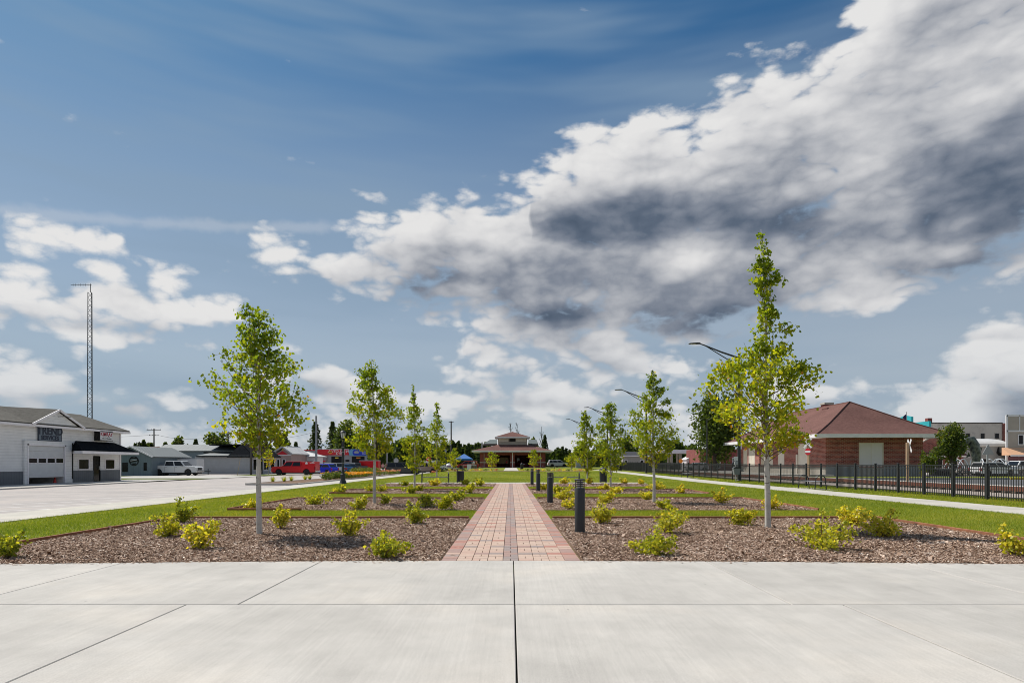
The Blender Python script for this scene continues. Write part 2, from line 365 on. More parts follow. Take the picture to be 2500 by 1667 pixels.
# ---- plaza of poured slabs
BX0, BX1 = -8.45, 9.2                                       # bed sides
def edge_y(x): return 8.76-.0062*x*x
plaza = struct(sheet('plaza', lin(-16, 16, 4.), lin(-14, 8.2, 2.), -.055, M_joint, follow=False))
def slab(x0, x1, y0, y1, top=None, z=.030):
    g = .006; b = MB(); n = 8
    xs = [x0+g+(x1-x0-2*g)*i/n for i in range(n+1)]
    yt = (lambda x: edge_y(x)) if top else (lambda x: y1-.008)
    gy_ = .008
    ring = [(x, y0+gy_) for x in xs]+[(x, yt(x)) for x in reversed(xs)]
    cxm, cym = (x0+x1)/2, (y0+y1)/2; c = .006
    ins = []
    for (x, y) in ring:
        ins.append((x+(c if x < x0+.1 else -c if x > x1-.1 else 0), y+(c if y < y0+.1 else -c)))
    k = len(ring)
    vs = [(x-cxm, y-cym, -.12) for x, y in ring]+[(x-cxm, y-cym, -c) for x, y in ring]+[(x-cxm, y-cym, 0) for x, y in ins]
    fs = [tuple(range(2*k, 3*k))]
    for r in (0, 1):
        for i in range(k): fs.append((r*k+i, r*k+(i+1) % k, (r+1)*k+(i+1) % k, (r+1)*k+i))
    b.add(vs, fs); return b.obj('concrete_slab', M_conc, plaza, (cxm, cym, z+random.uniform(-.0015, .0015)))
random.seed(3)
for i in range(-5, 5):
    slab(.04+i*2.72, .04+(i+1)*2.72, 6.03, 8.76, top=True)
for i in range(-5, 5):
    slab(.04+i*3.22, .04+(i+1)*3.22, 2.75, 6.03)
    slab(.04+i*3.22, .04+(i+1)*3.22, -.5, 2.75)
    slab(.04+i*3.22, .04+(i+1)*3.22, -3.75, -.5)
# ---- sidewalks
def walk(name, x0, x1, y0, y1, n, along='y', dz=.02, m=M_walk, w=.006):
    root = struct(sheet(name, lin(x0+.02, x1-.02, 1.), lin(y0+.02, y1-.02, 2.), dz-.012, M_joint))
    L = (y1-y0)/n if along == 'y' else (x1-x0)/n
    for i in range(n):
        a0, a1, b0, b1 = (x0, x1, y0+i*L+w, y0+(i+1)*L-w) if along == 'y' else (x0+i*L+w, x0+(i+1)*L-w, y0, y1)
        cxm, cym = (a0+a1)/2, (b0+b1)/2; cs = [(a0, b0), (a1, b0), (a1, b1), (a0, b1)]
        vs = [(x-cxm, y-cym, gzf(x, y)+dz-gzf(cxm, cym)) for x, y in cs]+[(x-cxm, y-cym, gzf(x, y)+dz-.1-gzf(cxm, cym)) for x, y in cs]
        MB().add(vs, [(0,1,2,3),(7,6,5,4),(0,4,5,1),(1,5,6,2),(2,6,7,3),(3,7,4,0)]).obj('concrete_slab', m, root, (cxm, cym, gzf(cxm, cym)))
    return root
walk('street_sidewalk', -15.3, -13.0, 2, 128, 52)
walk('railway_sidewalk', 14.1, 16.2, 4, 106, 42)
walk('cross_walk', -8.9, 9.6, 43.2, 45.5, 8, 'x')
walk('pavilion_walk', -1.15, 1.25, 93, 133, 14)
walk('bench_pad', 16.22, 17.4, 32.4, 36.0, 1); walk('bench_pad', 16.22, 17.4, 56.4, 60.0, 1)
# ---- the brick path, course by course
PY0, PY1, PW, CD = 8.72, 43.2, 2.0, .2003
path = struct(sheet('paver_path', lin(-1.0, 1.0, .5), lin(PY0-.1, PY1, 1.), .006, M_joint))
pcols = dict(beige=(.485, .355, .285), buff=(.495, .37, .30), blush=(.485, .34, .275), red=(.40, .205, .165), rose=(.385, .245, .205), grey=(.32, .255, .23), slate=(.295, .24, .225), mauve=(.345, .235, .205))
PM = {k: mat('paver_'+k, c, .85, noise=(9., .08), bump=(120., .25), spec=.2) for k, c in pcols.items()}
PK = list(PM); PML = [PM[k] for k in PK]
prs = random.Random(11); pieces = []
cw = PW/9; y = edge_y(0)+.004; k = 0
while y < PY1-.05:
    for c in range(9):
        x0 = -1.0+c*cw; per = (k+(0 if c in (1, 3, 5, 7) else 2)) % 4
        if c in (0, 8): pieces.append((x0, x0+cw, y, y+CD, prs.choices(['rose', 'mauve', 'red', 'grey', 'slate', 'blush'], [5, 5, 4, 1, 1, 1])[0]))
        elif c == 4:
            kk = prs.choices(['mauve', 'slate', 'grey', 'rose'], [4, 3, 3, 2])
            if k % 2: pieces.append((x0, x0+cw, y, y+CD, kk[0]))
            else:
                pieces.append((x0, x0+cw/2, y, y+CD, kk[0])); pieces.append((x0+cw/2, x0+cw, y, y+CD, prs.choice(['mauve', 'slate', 'grey', 'rose'])))
        else:
            odd = c % 2 == 0
            if k % 4 == 3: pieces.append((x0, x0+cw, y, y+CD, prs.choices(['red', 'grey', 'rose', 'slate', 'mauve', 'blush'], [3, 3, 3, 2, 2, 2])[0]))
            elif (k % 4 == 1) != odd:
                for h in (0, 1): pieces.append((x0+h*cw/2, x0+(h+1)*cw/2, y, y+CD, prs.choices(['beige', 'buff', 'blush'], [4, 4, 2])[0]))
            else: pieces.append((x0, x0+cw, y, y+CD, prs.choices(['beige', 'buff', 'blush'], [4, 4, 2])[0]))
    y += CD; k += 1
cache = {}; far = MB()
for n, (x0, x1, y0, y1, c) in enumerate(pieces):
    g = .0035; w, dpt = x1-x0-2*g, y1-y0-2*g; zt = .030+prs.uniform(-.0018, .0018)
    if n < 300:
        key = (round(w, 3), c)
        if key not in cache: cache[key] = MB().cbox(-w/2, w/2, -dpt/2, dpt/2, -.05, 0, .004).mesh('paver', PM[c])
        link('paver', cache[key], path, ((x0+x1)/2, (y0+y1)/2, zt), prs.uniform(-.006, .006))
    else:
        far.cbox(x0+g, x1-g, y0+g, y1-g, -.02, zt, .004, PK.index(c))
far.obj('far_pavers', PML, path)['kind'] = 'stuff'
# ---- mulch beds with timber edging
BEDS = [(8.3, 15.45), (18.36, 24.4), (28.5, 32.9), (37.2, 43.15)]
for i, (y0, y1) in enumerate(BEDS):
    for sgn, bx in ((-1, BX0), (1, BX1)):
        a, b = (bx, -1.01) if sgn < 0 else (1.01, bx)
        xs = lin(a, b, .5); ys = lin(y0, y1, .5); X, Y = np.meshgrid(xs, ys)
        if i == 0:
            t = (Y-y0)/(y1-y0); Y = edge_y(X)*(1-t)+y1*t
            if sgn < 0: pass
        Z = gz(X, Y)+.016+.012*np.sin(X*1.7+i)*np.cos(Y*1.3)*np.minimum(1, np.minimum(X-a, b-X)*2)
        V = np.stack([X.ravel(), Y.ravel(), Z.ravel()], 1); nx, ny = len(xs), len(ys)
        ii, jj = np.meshgrid(np.arange(nx-1), np.arange(ny-1)); q = (jj*nx+ii).ravel()
        struct(link('mulch_bed', fast_mesh('mulch_bed', V, np.stack([q, q+1, q+nx+1, q+nx], 1), M_mulch)))
M_timb = mat('edging_timber', (.30, .125, .06), .85, noise=(5., .35, (1, .15, 1)), bump=(30., .4))
ordn = ['nearest the plaza', 'second from the plaza', 'third from the plaza', 'farthest from the plaza']
sidew = {-1: 'street side', 1: 'railway side'}
def board(root, a, b):
    d = Vector((b[0]-a[0], b[1]-a[1], 0)); L = d.length; za = gzf(*a); 
    MB().cbox(0, L-.008, -.022, .022, -.1, .088+random.uniform(-.006, .006), .004).obj('board', M_timb, root, (a[0], a[1], za), math.atan2(d.y, d.x)+random.uniform(-.003, .003))
for i, (y0, y1) in enumerate(BEDS):
    for sgn, bx in ((-1, BX0), (1, BX1)):
        if i == 3: continue
        rt = thing('timber_edging', 'brown timber board edging around the %s bed %s' % (sidew[sgn], ordn[i]), 'edging', (0, 0, 0))
        n = 3
        for k in range(n):
            a, b = sgn*1.05+(bx-sgn*1.05)*k/n, sgn*1.05+(bx-sgn*1.05)*(k+1)/n
            board(rt, (a, y1), (b, y1))
        ys0 = y0 if i else edge_y(bx)+.03; m = 3
        for k in range(m): board(rt, (bx, y1-(y1-ys0)*k/m), (bx, y1-(y1-ys0)*(k+1)/m))
        if i and sgn < 0: board(rt, (bx, y0), (bx+2.2, y0))
# wood chips
M_chip = mat('wood_chip', rough=.9, spec=.15, tint=[(0., (.055, .03, .019)), (.25, (.19, .115, .077)), (.55, (.395, .27, .198)), (.82, (.63, .48, .38)), (1., (.88, .76, .65))])
def chips(y0, y1, a, b, dens, first, s=1.):
    n = int((b-a)*(y1-y0)*dens)
    x = rng.uniform(a, b, n); t = rng.uniform(0, 1, n); lo = edge_y(x)+.01 if first else np.full(n, y0); y = lo+(y1-.03-lo)*t
    L = rng.gamma(3., .0072, n)*s*(1+1.6*(rng.random(n) < .03))+.008; w = L*rng.uniform(.12, .40, n)+.003
    th = rng.uniform(0, 2*np.pi, n); tilt = rng.normal(0, .35, n); roll = rng.normal(0, .45, n)
    u = np.stack([np.cos(th)*np.cos(tilt), np.sin(th)*np.cos(tilt), np.sin(tilt)], 1)
    k = np.stack([-np.sin(th), np.cos(th), 0*th], 1); up = np.cross(u, k)
    v = k*np.cos(roll)[:, None]+up*np.sin(roll)[:, None]
    c = np.stack([x, y, gz(x, y)+.030+rng.uniform(0, .018, n)], 1)
    U, Vv = u*(L/2)[:, None], v*(w/2)[:, None]
    V = np.stack([c-U-Vv*.7, c+U*.8-Vv, c+U+Vv*.6, c-U*.9+Vv], 1).reshape(-1, 3)
    patch = .5+.25*np.sin(x*1.3+y*.7)*np.sin(y*1.9-x*.4)
    tint = np.clip(rng.beta(2.3, 2.1, n)*.95+(patch-.5)*.22+(rng.random(n) < .05)*.35, 0, 1)
    return V, tint
Vs, Ts = [], []
for i, (y0, y1) in enumerate(BEDS):
    dens = (3200, 1250, 560, 320)[i]; sc = (1., 1.25, 1.5, 1.7)[i]
    for a, b in ((BX0+.05, -1.03), (1.03, BX1-.05)):
        v, t = chips(y0, y1, a, b, dens, i == 0, sc); Vs.append(v); Ts.append(t)
def spill(n, x0, x1, fy, z):                                 # a few chips kicked out of the beds
    x = rng.uniform(x0, x1, n); y = fy(x, n); L = rng.gamma(3., .008, n)+.01; w = L*rng.uniform(.15, .4, n); th = rng.uniform(0, 6.283, n)
    u = np.stack([np.cos(th), np.sin(th), 0*th], 1)*(L/2)[:, None]; k = np.stack([-np.sin(th), np.cos(th), 0*th], 1)*(w/2)[:, None]; c = np.stack([x, y, np.full(n, z)], 1)
    return np.stack([c-u-k, c+u-k, c+u+k, c-u+k], 1).reshape(-1, 3), rng.random(n)*.8+.1
for a, b in ((-9, -1), (1, 9.5)):
    v, t = spill(420, a, b, lambda x, n: edge_y(x)-np.abs(rng.exponential(.05, n)), .0345); Vs.append(v); Ts.append(t)
v, t = spill(300, -1.05, 1.05, lambda x, n: rng.uniform(9, 16, n), .0345); m_ = np.repeat(np.abs(v.reshape(-1, 4, 3)[:, 0, 0]) > .78, 4); Vs.append(v[m_]); Ts.append(t[m_[::4]])
V = np.concatenate(Vs); T = np.concatenate(Ts)
ch = link('wood_chips', fast_mesh('wood_chips', V, np.arange(len(V)).reshape(-1, 4), M_chip, T))
tag(ch, 'loose brown and grey wood chips covering the planting beds', 'mulch', kind='stuff')
# ---- lawns
struct(sheet('lawn', np.unique(np.concatenate([lin(-13, 14.1, .7)])), lin(8, 141, 2.), 0, M_lawn))
struct(sheet('fence_lawn', lin(16.2, 19.9, .7), lin(6, 141, 2.), 0, M_lawn))
M_blade = mat('grass_blade', rough=.7, spec=.2, trans=.35, tint=[(0., (.09, .16, .010)), (.45, (.215, .275, .028)), (.8, (.32, .345, .045)), (1., (.48, .41, .10))])
def blades(x0, x1, y0, y1, dens, h, w):
    n = int((x1-x0)*(y1-y0)*dens); x = rng.uniform(x0, x1, n); y = rng.uniform(y0, y1, n)
    th = rng.uniform(0, 2*np.pi, n); hh = h*rng.uniform(.55, 1.25, n); ww = w*rng.uniform(.7, 1.3, n)
    b = np.stack([x, y, gz(x, y)-.003], 1); sdv = np.stack([np.cos(th), np.sin(th), 0*th], 1)*(ww/2)[:, None]
    ln = rng.normal(0, .45, (n, 2))*hh[:, None]
    tip = b+np.stack([ln[:, 0], ln[:, 1], hh], 1)
    pn = .5+.5*np.sin(x*.9+1.3*np.sin(y*.6))*np.sin(y*.8+x*.3)
    pn2 = np.sin(x*.31+2)*np.sin(y*.23+x*.11); tint = np.clip(rng.beta(2.0, 2.4, n)+(pn-.5)*.3+pn2*.12+(rng.random(n) < .05)*.4, 0, 1)
    return np.stack([b-sdv, b+sdv, tip], 1).reshape(-1, 3), tint
patches = []
for i in range(3):
    y0, y1 = BEDS[i][1]+.03, BEDS[i+1][0]; d = (1500, 700, 420)[i]; s = (1, 1.35, 1.8)[i]
    patches += [(BX0, -1.03, y0, y1, d, .055, .008*s), (1.03, BX1, y0, y1, d, .055, .008*s)]
for (a, b, wf) in ((-13.05, BX0-.01, 1), (BX1+.01, 14.14, 1)):
    patches += [(a, b, 8.6, 15, 900, .055, .0085), (a, b, 15, 22, 700, .055, .010), (a, b, 22, 32, 380, .055, .014), (a, b, 32, 46, 190, .055, .019)]
patches += [(16.15, 18.4, 16, 26, 650, .075, .011), (18.4, 19.8, 18, 30, 500, .09, .012), (16.2, 19.8, 26, 45, 260, .07, .017), (16.2, 19.8, 45, 80, 90, .07, .03), (-12.9, 14, 45.6, 60, 90, .06, .024), (-12.9, 14, 60, 92, 40, .06, .035)]
Vs, Ts = [], []
for p in patches:
    v, t = blades(*p); Vs.append(v); Ts.append(t)
V = np.concatenate(Vs); T = np.concatenate(Ts)
gr = link('grass', fast_mesh('grass', V, np.arange(len(V)).reshape(-1, 3), M_blade, T))
tag(gr, 'short mown green grass of the park lawns', 'grass', kind='stuff')
# ---- street with angled stalls, far curb and the block across it
struct(sheet('street', np.concatenate([lin(-30.5, -15.62, 3.), [-15.32]]), lin(-10, 175, 5.), .004, M_street))
M_paint = mat('stall_paint', (.66, .64, .61), .7, noise=(3., .12))
for i in range(24):
    y0 = 12+3.15*i; a = Vector((-15.5, y0)); dvec = Vector((-.62, -.78)); L = 5.6; nrm = Vector((-dvec.y, dvec.x))*.075; b2 = a+dvec*L
    if 43.5 < y0 < 87: continue
    o = MB().poly([(p.x, p.y, gzf(-20, 0)+.0085) for p in (a-nrm, a+nrm, b2+nrm, b2-nrm)]).obj('stall_line', M_paint); struct(o)
M_curb = mat('curb_concrete', rough=.85, build=concrete_build((.45, .43, .40), .2))
cb = MB()
def curb(pts, w=.16, h=.15, name='curb', closed=False, base=-.15, m=None):
    b = MB()
    for p, q in zip(pts[:-1], pts[1:]):
        b.bar((p[0], p[1], base+h/2-.02), (q[0], q[1], base+h/2-.02), w, h+.04)
    return struct(b.obj(name, m or M_curb))
def arc(cx, cy, r, a0, a1, n=8): return [(cx+r*math.cos(R(a0+(a1-a0)*i/n)), cy+r*math.sin(R(a0+(a1-a0)*i/n))) for i in range(n+1)]
curb([(-30.5, -10), (-30.5, 50)]+arc(-34.5, 50, 4, 0, 70, 6), name='far_curb', h=.085)
struct(sheet('far_sidewalk', lin(-36, -30.58, 2.), lin(-10, 58, 4.), -.07, M_curb, follow=False))
struct(sheet('shop_verge', lin(-60, -30.6, 5.), lin(58, 90, 4.), -.11, M_verge, follow=False))
struct(sheet('pickup_drive', lin(-52, -36, 4.), lin(76.5, 88, 4.), -.10, M_street, follow=False))
struct(sheet('side_street', lin(-46, -30.4, 3.), lin(64, 76, 3.), -.098, M_curb, follow=False))
struct(sheet('forecourt', lin(-75, -30.4, 5.), lin(88.1, 175, 6.), -.10, M_street, follow=False))
# ---- railway and the street behind the fence
struct(sheet('ballast_bed', lin(20.4, 28.2, 1.3), lin(6, 240, 6.), .012, M_ballast))
tr = thing('railway_track', 'rusty railway track running along behind the black fence', 'railway track')
for sx in (23.9, 25.4):
    MB().box(sx-.035, sx+.035, 8, 230, .10, .25).box(sx-.07, sx+.07, 8, 230, .098, .115).obj('rail', M_rail, tr)
tie = MB().cbox(-1.25, 1.25, -.11, .11, -.05, .095, .01).mesh('tie', M_tie)
for i in range(200): link('tie', tie, tr, (24.65, 10+i*.62, 0.02))
struct(sheet('platform_edge', lin(29.0, 30.2, 1.), lin(30, 120, 6.), .10, M_walk, follow=False))
struct(sheet('depot_road', lin(30.3, 90, 6.), lin(38, 57, 3.), -.06, M_asph, follow=False))
struct(sheet('depot_lawn', lin(28.3, 90, 6.), lin(57.3, 69, 4.), -.02, M_lawn, follow=False))
struct(sheet('town_square', lin(28.3, 150, 8.), lin(69.1, 160, 8.), -.05, M_street, follow=False))
M_yel = mat('yellow_curb', (.62, .42, .03), .7, noise=(2., .2))
curb([(46.5, 57.2), (90, 57.2)], m=M_yel, base=-.06, name='yellow_curb'); curb([(28.3, 57.2), (46.4, 57.2)], base=-.06, name='road_curb')
# ================================================================== plants
M_bark = mat('aspen_bark', rough=.85, spec=.15, build=lambda N, tc, c, b: N.mix(N.mr(N.noise(N.v('MULTIPLY', tc, (6., 6., 16.)), 1., 3., .6), .60, .68, 0., .85), N.mix(N.mr(N.noise(tc, 3., 4., .6), .3, .7), (.44, .42, .375), (.66, .64, .59)), (.06, .05, .045)))
M_twig = mat('twig_bark', (.16, .11, .075), .85); M_dbark = mat('dark_bark', (.075, .06, .05), .95, noise=(3., .3))
LEAF = [(0., (.08, .14, .014)), (.35, (.20, .275, .02)), (.65, (.34, .37, .02)), (.88, (.55, .47, .03)), (1., (.5, .25, .03))]
SHRB = [(0., (.10, .155, .016)), (.3, (.25, .295, .03)), (.6, (.48, .47, .055)), (.88, (.72, .62, .09)), (1., (.64, .42, .11))]
M_leaf = mat('aspen_leaf', rough=.5, spec=.3, trans=.52, tint=LEAF)
M_sleaf = mat('shrub_leaf', rough=.45, spec=.35, trans=.45, tint=SHRB)
DEC = [(0., (.025, .048, .010)), (.5, (.065, .105, .02)), (.85, (.125, .165, .03)), (1., (.19, .20, .05))]
M_dleaf = mat('broad_leaf', rough=.55, spec=.3, trans=.42, tint=DEC)
PIN = [(0., (.03, .05, .02)), (.6, (.075, .11, .04)), (1., (.14, .17, .06))]
M_needle = mat('needles', rough=.7, spec=.2, trans=.35, tint=PIN)
def leaves(C, size, rg, tint, name, m, up=.25, k=5, aspect=.95):
    """C: (n,3) centres -> one rounded polygon per leaf, randomly turned"""
    n = len(C); nr = rg.normal(0, 1, (n, 3)); nr[:, 2] = nr[:, 2]*.75+up; nr /= np.linalg.norm(nr, axis=1)[:, None]
    t = rg.normal(0, 1, (n, 3)); u = np.cross(nr, t); u /= np.linalg.norm(u, axis=1)[:, None]; w = np.cross(nr, u)
    s = size*rg.uniform(.65, 1.25, n)
    if k == 5: P = [(-.5, 0), (-.22, -.46), (.28, -.40), (.62, 0), (.24, .44)]
    elif k == 4: P = [(-.5, -.18), (.1, -.48), (.58, .1), (-.05, .5)]
    V = np.stack([C+u*(a*s)[:, None]+w*(b*aspect*s)[:, None]+nr*(((abs(b)-.2)*.25)*s)[:, None] for a, b in P], 1).reshape(-1, 3)
    return fast_mesh(name, V, np.arange(n*k).reshape(-1, k), m, tint)
def aspen(label, x, y, hgt, prof, nleaf, seed, r0=.052, lean=(0, 0), leaf=.066, yellow=.0, group=None, nb=30, trunk_mat=None):
    rg = np.random.default_rng(seed); rd = random.Random(seed); z0 = gzf(x, y)+.01
    root = thing('aspen_tree', label, 'tree', (x, y, z0), 0, group)
    wob = [(rd.uniform(-1, 1), rd.uniform(-1, 1)) for _ in range(4)]
    def axis(t):
        return Vector((lean[0]*t*t*hgt+.035*hgt/4*math.sin(2.2*t*3+wob[0][0]*3)*min(1, t*3)*.6, lean[1]*t*hgt+.02*math.sin(5*t+wob[1][0]*3)*t, t*hgt))
    def rad(t):
        if t <= prof[0][0] or t >= prof[-1][0]: return .03
        for (a, ra), (b, rb) in zip(prof[:-1], prof[1:]):
            if a <= t <= b: return ra+(rb-ra)*(t-a)/(b-a)
        return .03
    tb = MB(); tb.smooth = True
    ts = [0, .012]+[i/14 for i in range(1, 15)]
    tb.tube([axis(t)-Vector((0, 0, .05 if t == 0 else 0)) for t in ts], [r0*(1.25 if t == 0 else 1)*(1-t)**.85+.004 for t in ts], 9)
    tb.obj('trunk', trunk_mat or M_bark, root)
    br = MB(); pts = []; c0 = prof[0][0]
    for i in range(nb):
        f = (i+rd.uniform(.1, .9))/nb; ts_ = c0-.07+(.97-c0)*f**1.2
        az = i*2.39996+rd.uniform(-.5, .5); el = R(rd.uniform(15, 50))+.45*f
        tt = min(.995, ts_+rd.uniform(.05, .13)); reach = rad(tt)*rd.uniform(.72, 1.12)
        p0 = axis(ts_); d = Vector((math.cos(az), math.sin(az), 0))
        rise = min(reach*math.tan(el), (1.0-ts_)*hgt*.9); reach = max(.08, min(reach, rad(min(.99, ts_+rise/hgt))*1.1)); rise = min(rise, reach*math.tan(el)+.1)
        p1 = p0+d*reach*.5+Vector((0, 0, rise*.38)); p2 = p0+d*reach+Vector((0, 0, rise))
        p1 += Vector((rd.uniform(-.04, .04), rd.uniform(-.04, .04), 0))
        rb = .004+.010*reach
        br.tube([p0, p1, p2], [rb, rb*.65, .0025], 5, cap=False)
        nl = int(nleaf*.55/nb*(.35+1.1*reach/max(.2, max(r for _, r in prof))))
        tw = []
        for _ in range(max(2, int(reach*7))):
            s = rd.uniform(.25, 1.); b = p0.lerp(p1, s*2) if s < .5 else p1.lerp(p2, s*2-1)
            e = b+Vector((rd.gauss(0, .11), rd.gauss(0, .11), rd.gauss(.05, .09)))*(.6+reach*.5)
            tw.append((b, e)); br.tube([b, e], [.0035, .0018], 4, cap=False)
        for _ in range(nl):
            b, e = rd.choice(tw); s = rd.uniform(.15, 1.15); q = b.lerp(e, s)
            pts.append(q+Vector((rd.gauss(0, .05), rd.gauss(0, .05), rd.gauss(-.01, .05)))*(.6+.5*reach))
    rmx = max(r for _, r in prof); ncl = 0
    while ncl < 40:
        t = c0+(.985-c0)*rd.random(); 
        if rd.random()*rmx > rad(t)+.12: continue
        a = rd.uniform(0, 6.28); r = rad(t)*rd.uniform(.25, 1.)**.6; c_ = axis(t)+Vector((math.cos(a)*r, math.sin(a)*r, 0)); ncl += 1
        st_ = axis(max(c0-.05, t-.10-.10*r)); br.tube([st_, st_.lerp(c_, .55)+Vector((0, 0, -.06*r)), c_], [.007, .005, .002], 4, cap=False)
        sg = .055+.07*min(1., r)
        for _ in range(int(nleaf*.50/40)): pts.append(c_+Vector((rd.gauss(0, sg*1.25), rd.gauss(0, sg*1.25), rd.gauss(0, sg*.85))))
    for _ in range(int(nleaf*.10)):
        t = c0+.06+(.99-c0-.06)*rd.random(); a = rd.uniform(0, 6.28); r = rad(t)*rd.random()**.7*.8
        pts.append(axis(t)+Vector((math.cos(a)*r, math.sin(a)*r, 0)))
    br.obj('branches', M_twig if not trunk_mat else trunk_mat, root)
    C = np.array([tuple(p) for p in pts])
    rel = (C[:, 2]/hgt-c0)/(1-c0)
    clump = .5+.5*np.sin(C[:, 0]*5+seed)*np.sin(C[:, 1]*4+C[:, 2]*3)
    tint = np.clip(rg.beta(2.4, 3.0, len(C))*.8+(.5-rel)*.28+yellow+(clump-.5)*.22+(rg.random(len(C)) < .012)*.5, 0, 1)
    link('crown', leaves(C, leaf, rg, tint, 'crown', M_leaf), root)
    return root
bedn = ['nearest the plaza', 'second from the plaza', 'third from the plaza', 'farthest from the plaza']
aspen('young white-barked aspen in the street side bed nearest the plaza', -4.93, 12.05, 4.52, [(.40, .35), (.46, .62), (.54, .98), (.62, 1.02), (.70, .78), (.80, .56), (.88, .36), (.93, .22), (1., .18)], 4700, 1, .055, (-.028, 0), leaf=.064, yellow=.0, nb=42)
aspen('tall aspen with thin leaning spire in the railway side bed nearest the plaza', 5.53, 13.22, 6.44, [(.285, .55), (.33, .95), (.42, 1.42), (.48, 1.25), (.545, .95), (.60, .45), (.68, .48), (.735, .22), (.80, .20), (.90, .22), (1., .10)], 6000, 22, .062, (-.022, 0), leaf=.074, yellow=.08, nb=56)
aspen('young aspen in the street side bed second from the plaza', -4.72, 21.3, 5.05, [(.36, .45), (.45, .95), (.60, 1.05), (.70, .82), (.80, .62), (.90, .36), (1., .16)], 4400, 3, .055, (-.018, 0), leaf=.072, yellow=.02, nb=40)
aspen('slender aspen with a bare leader in the street side bed third from the plaza', -5.0, 32., 5.6, [(.22, .4), (.34, .75), (.48, .72), (.6, .45), (.75, .38), (.84, .12), (.92, .05), (.96, .16), (1., .06)], 2700, 4, .05, (-.012, 0), leaf=.085, yellow=.02, nb=34)
aspen('young aspen in the street side bed farthest from the plaza', -5.07, 42., 5.57, [(.22, .5), (.36, .95), (.52, .95), (.7, .6), (.82, .25), (1., .08)], 2500, 5, .05, (0, 0), leaf=.10, yellow=.06, nb=30)
aspen('young aspen in the railway side bed second from the plaza', 5.13, 22., 4.75, [(.33, .4), (.42, .85), (.55, .92), (.66, .72), (.78, .45), (.86, .24), (1., .10)], 4600, 6, .055, (-.01, 0), leaf=.068, yellow=.0, nb=38)
aspen('young aspen in the railway side bed third from the plaza', 5.2, 32., 4.6, [(.24, .4), (.36, .82), (.55, .95), (.72, .72), (.86, .45), (1., .2)], 3400, 7, .05, (0, 0), leaf=.085, yellow=-.02, nb=36)
aspen('young aspen in the railway side bed farthest from the plaza', 5.24, 42., 5.1, [(.2, .4), (.34, .85), (.52, .9), (.72, .6), (.88, .3), (1., .12)], 3000, 8, .05, (-.03, 0), leaf=.10, yellow=.05, nb=32)
for (px, py0, hg, lb, sd_) in ((1109, 1148, 3.5, 'small yellow-green tree beside the blue canopy tent', 31), (1201, 1146, 3.0, 'small yellow-green tree before the pavilion opening with the notice board', 32), (1303, 1143, 3.4, 'small yellow-green tree before the pavilion opening with the maroon car', 33), (1395, 1146.5, 2.8, 'small spreading tree beside the white car behind the pavilion', 34)):
    yy = 96.+(sd_-32)*1.3 if sd_ != 33 else 101.; xx = PX(px, yy)
    aspen(lb, xx, yy, hg, [(.22, .5), (.40, 1.05), (.62, 1.15), (.82, .75), (1., .25)], 650, sd_, .05, (0, 0), leaf=.17, yellow=.16, nb=26)
aspen('small street tree with orange-tinged leaves by the grey shop corner', PX(655, 84), 84, 3.6, [(.35, .4), (.55, .9), (.8, .7), (1., .25)], 420, 41, .035, (0, 0), leaf=.16, yellow=.30, nb=20)
# ---- shrubs in the beds: base column and row in the photo, width and height in photo pixels, yellowness
SH = [(20,1362,80,80,-.12),(411,1311,66,64,.05),(443,1276,72,60,-.16),(488,1340,108,74,.16),(615,1251,48,30,.12),(684,1291,58,56,.10),(850,1309,80,64,.08),(937,1362,112,72,-.03),(1013,1279,76,52,-.02),(1039,1240,42,38,-.1),
      (763,1232,80,34,.02),(876,1245,50,36,.06),(937,1230,32,25,.0),(1087,1246,64,40,.0),(833,1209,36,22,.02),(1003,1208,36,24,-.02),(1026,1199,27,16,.1),(1118,1223,48,36,-.08),(1148,1204,40,27,.04),
      (904,1199,32,19,.04),(929,1200,32,21,.04),(990,1186,26,14,-.08),(1062,1186,34,19,.25),(1138,1183,26,16,.05),(1171,1186,32,20,-.05),
      (1596,1355,112,68,.02),(1626,1302,92,64,.05),(1471,1278,70,52,.10),(1480,1229,52,34,.16),(1806,1283,84,50,.10),(2010,1341,146,82,.06),(2082,1283,94,58,.22),(2162,1312,108,68,.20),(2477,1356,86,68,.16),
      (1391,1242,38,32,.18),(1377,1220,54,42,.14),(1626,1243,48,31,.0),(1759,1228,58,36,.18),(1883,1244,46,36,.28),(1579,1220,40,28,.18),
      (1328,1197,24,28,.16),(1359,1206,28,22,.12),(1503,1203,34,20,.22),(1601,1194,44,22,.2),(1662,1204,28,22,.26),(1477,1192,30,15,.25),(1375,1180,30,16,.2),(1437,1182,20,18,.25),(1524,1180,22,18,.2),(1565,1182,20,13,.3)]
shr = []
for (px, py, w, h, yl) in SH:
    x, y = G(px, py, .02); y = min(y, 42.9); x = PX(px, y); b = min(range(4), key=lambda i: 0 if BEDS[i][0] <= y <= BEDS[i][1] else min(abs(y-BEDS[i][0]), abs(y-BEDS[i][1])))
    y = min(max(y, BEDS[b][0]+.3), BEDS[b][1]-.25); x = PX(px, y); sg = -1 if x < 0 else 1
    shr.append([b, sg, abs(x), x, y, w*y/F*1.03, h*y/F*1.05, yl-.06])
nth = ['first', 'second', 'third', 'fourth', 'fifth', 'sixth', 'seventh', 'eighth', 'ninth', 'tenth', 'eleventh', 'twelfth']
rank = {}
for s in sorted(shr, key=lambda s: (s[0], s[1], s[2])):
    rank.setdefault((s[0], s[1]), []).append(s)
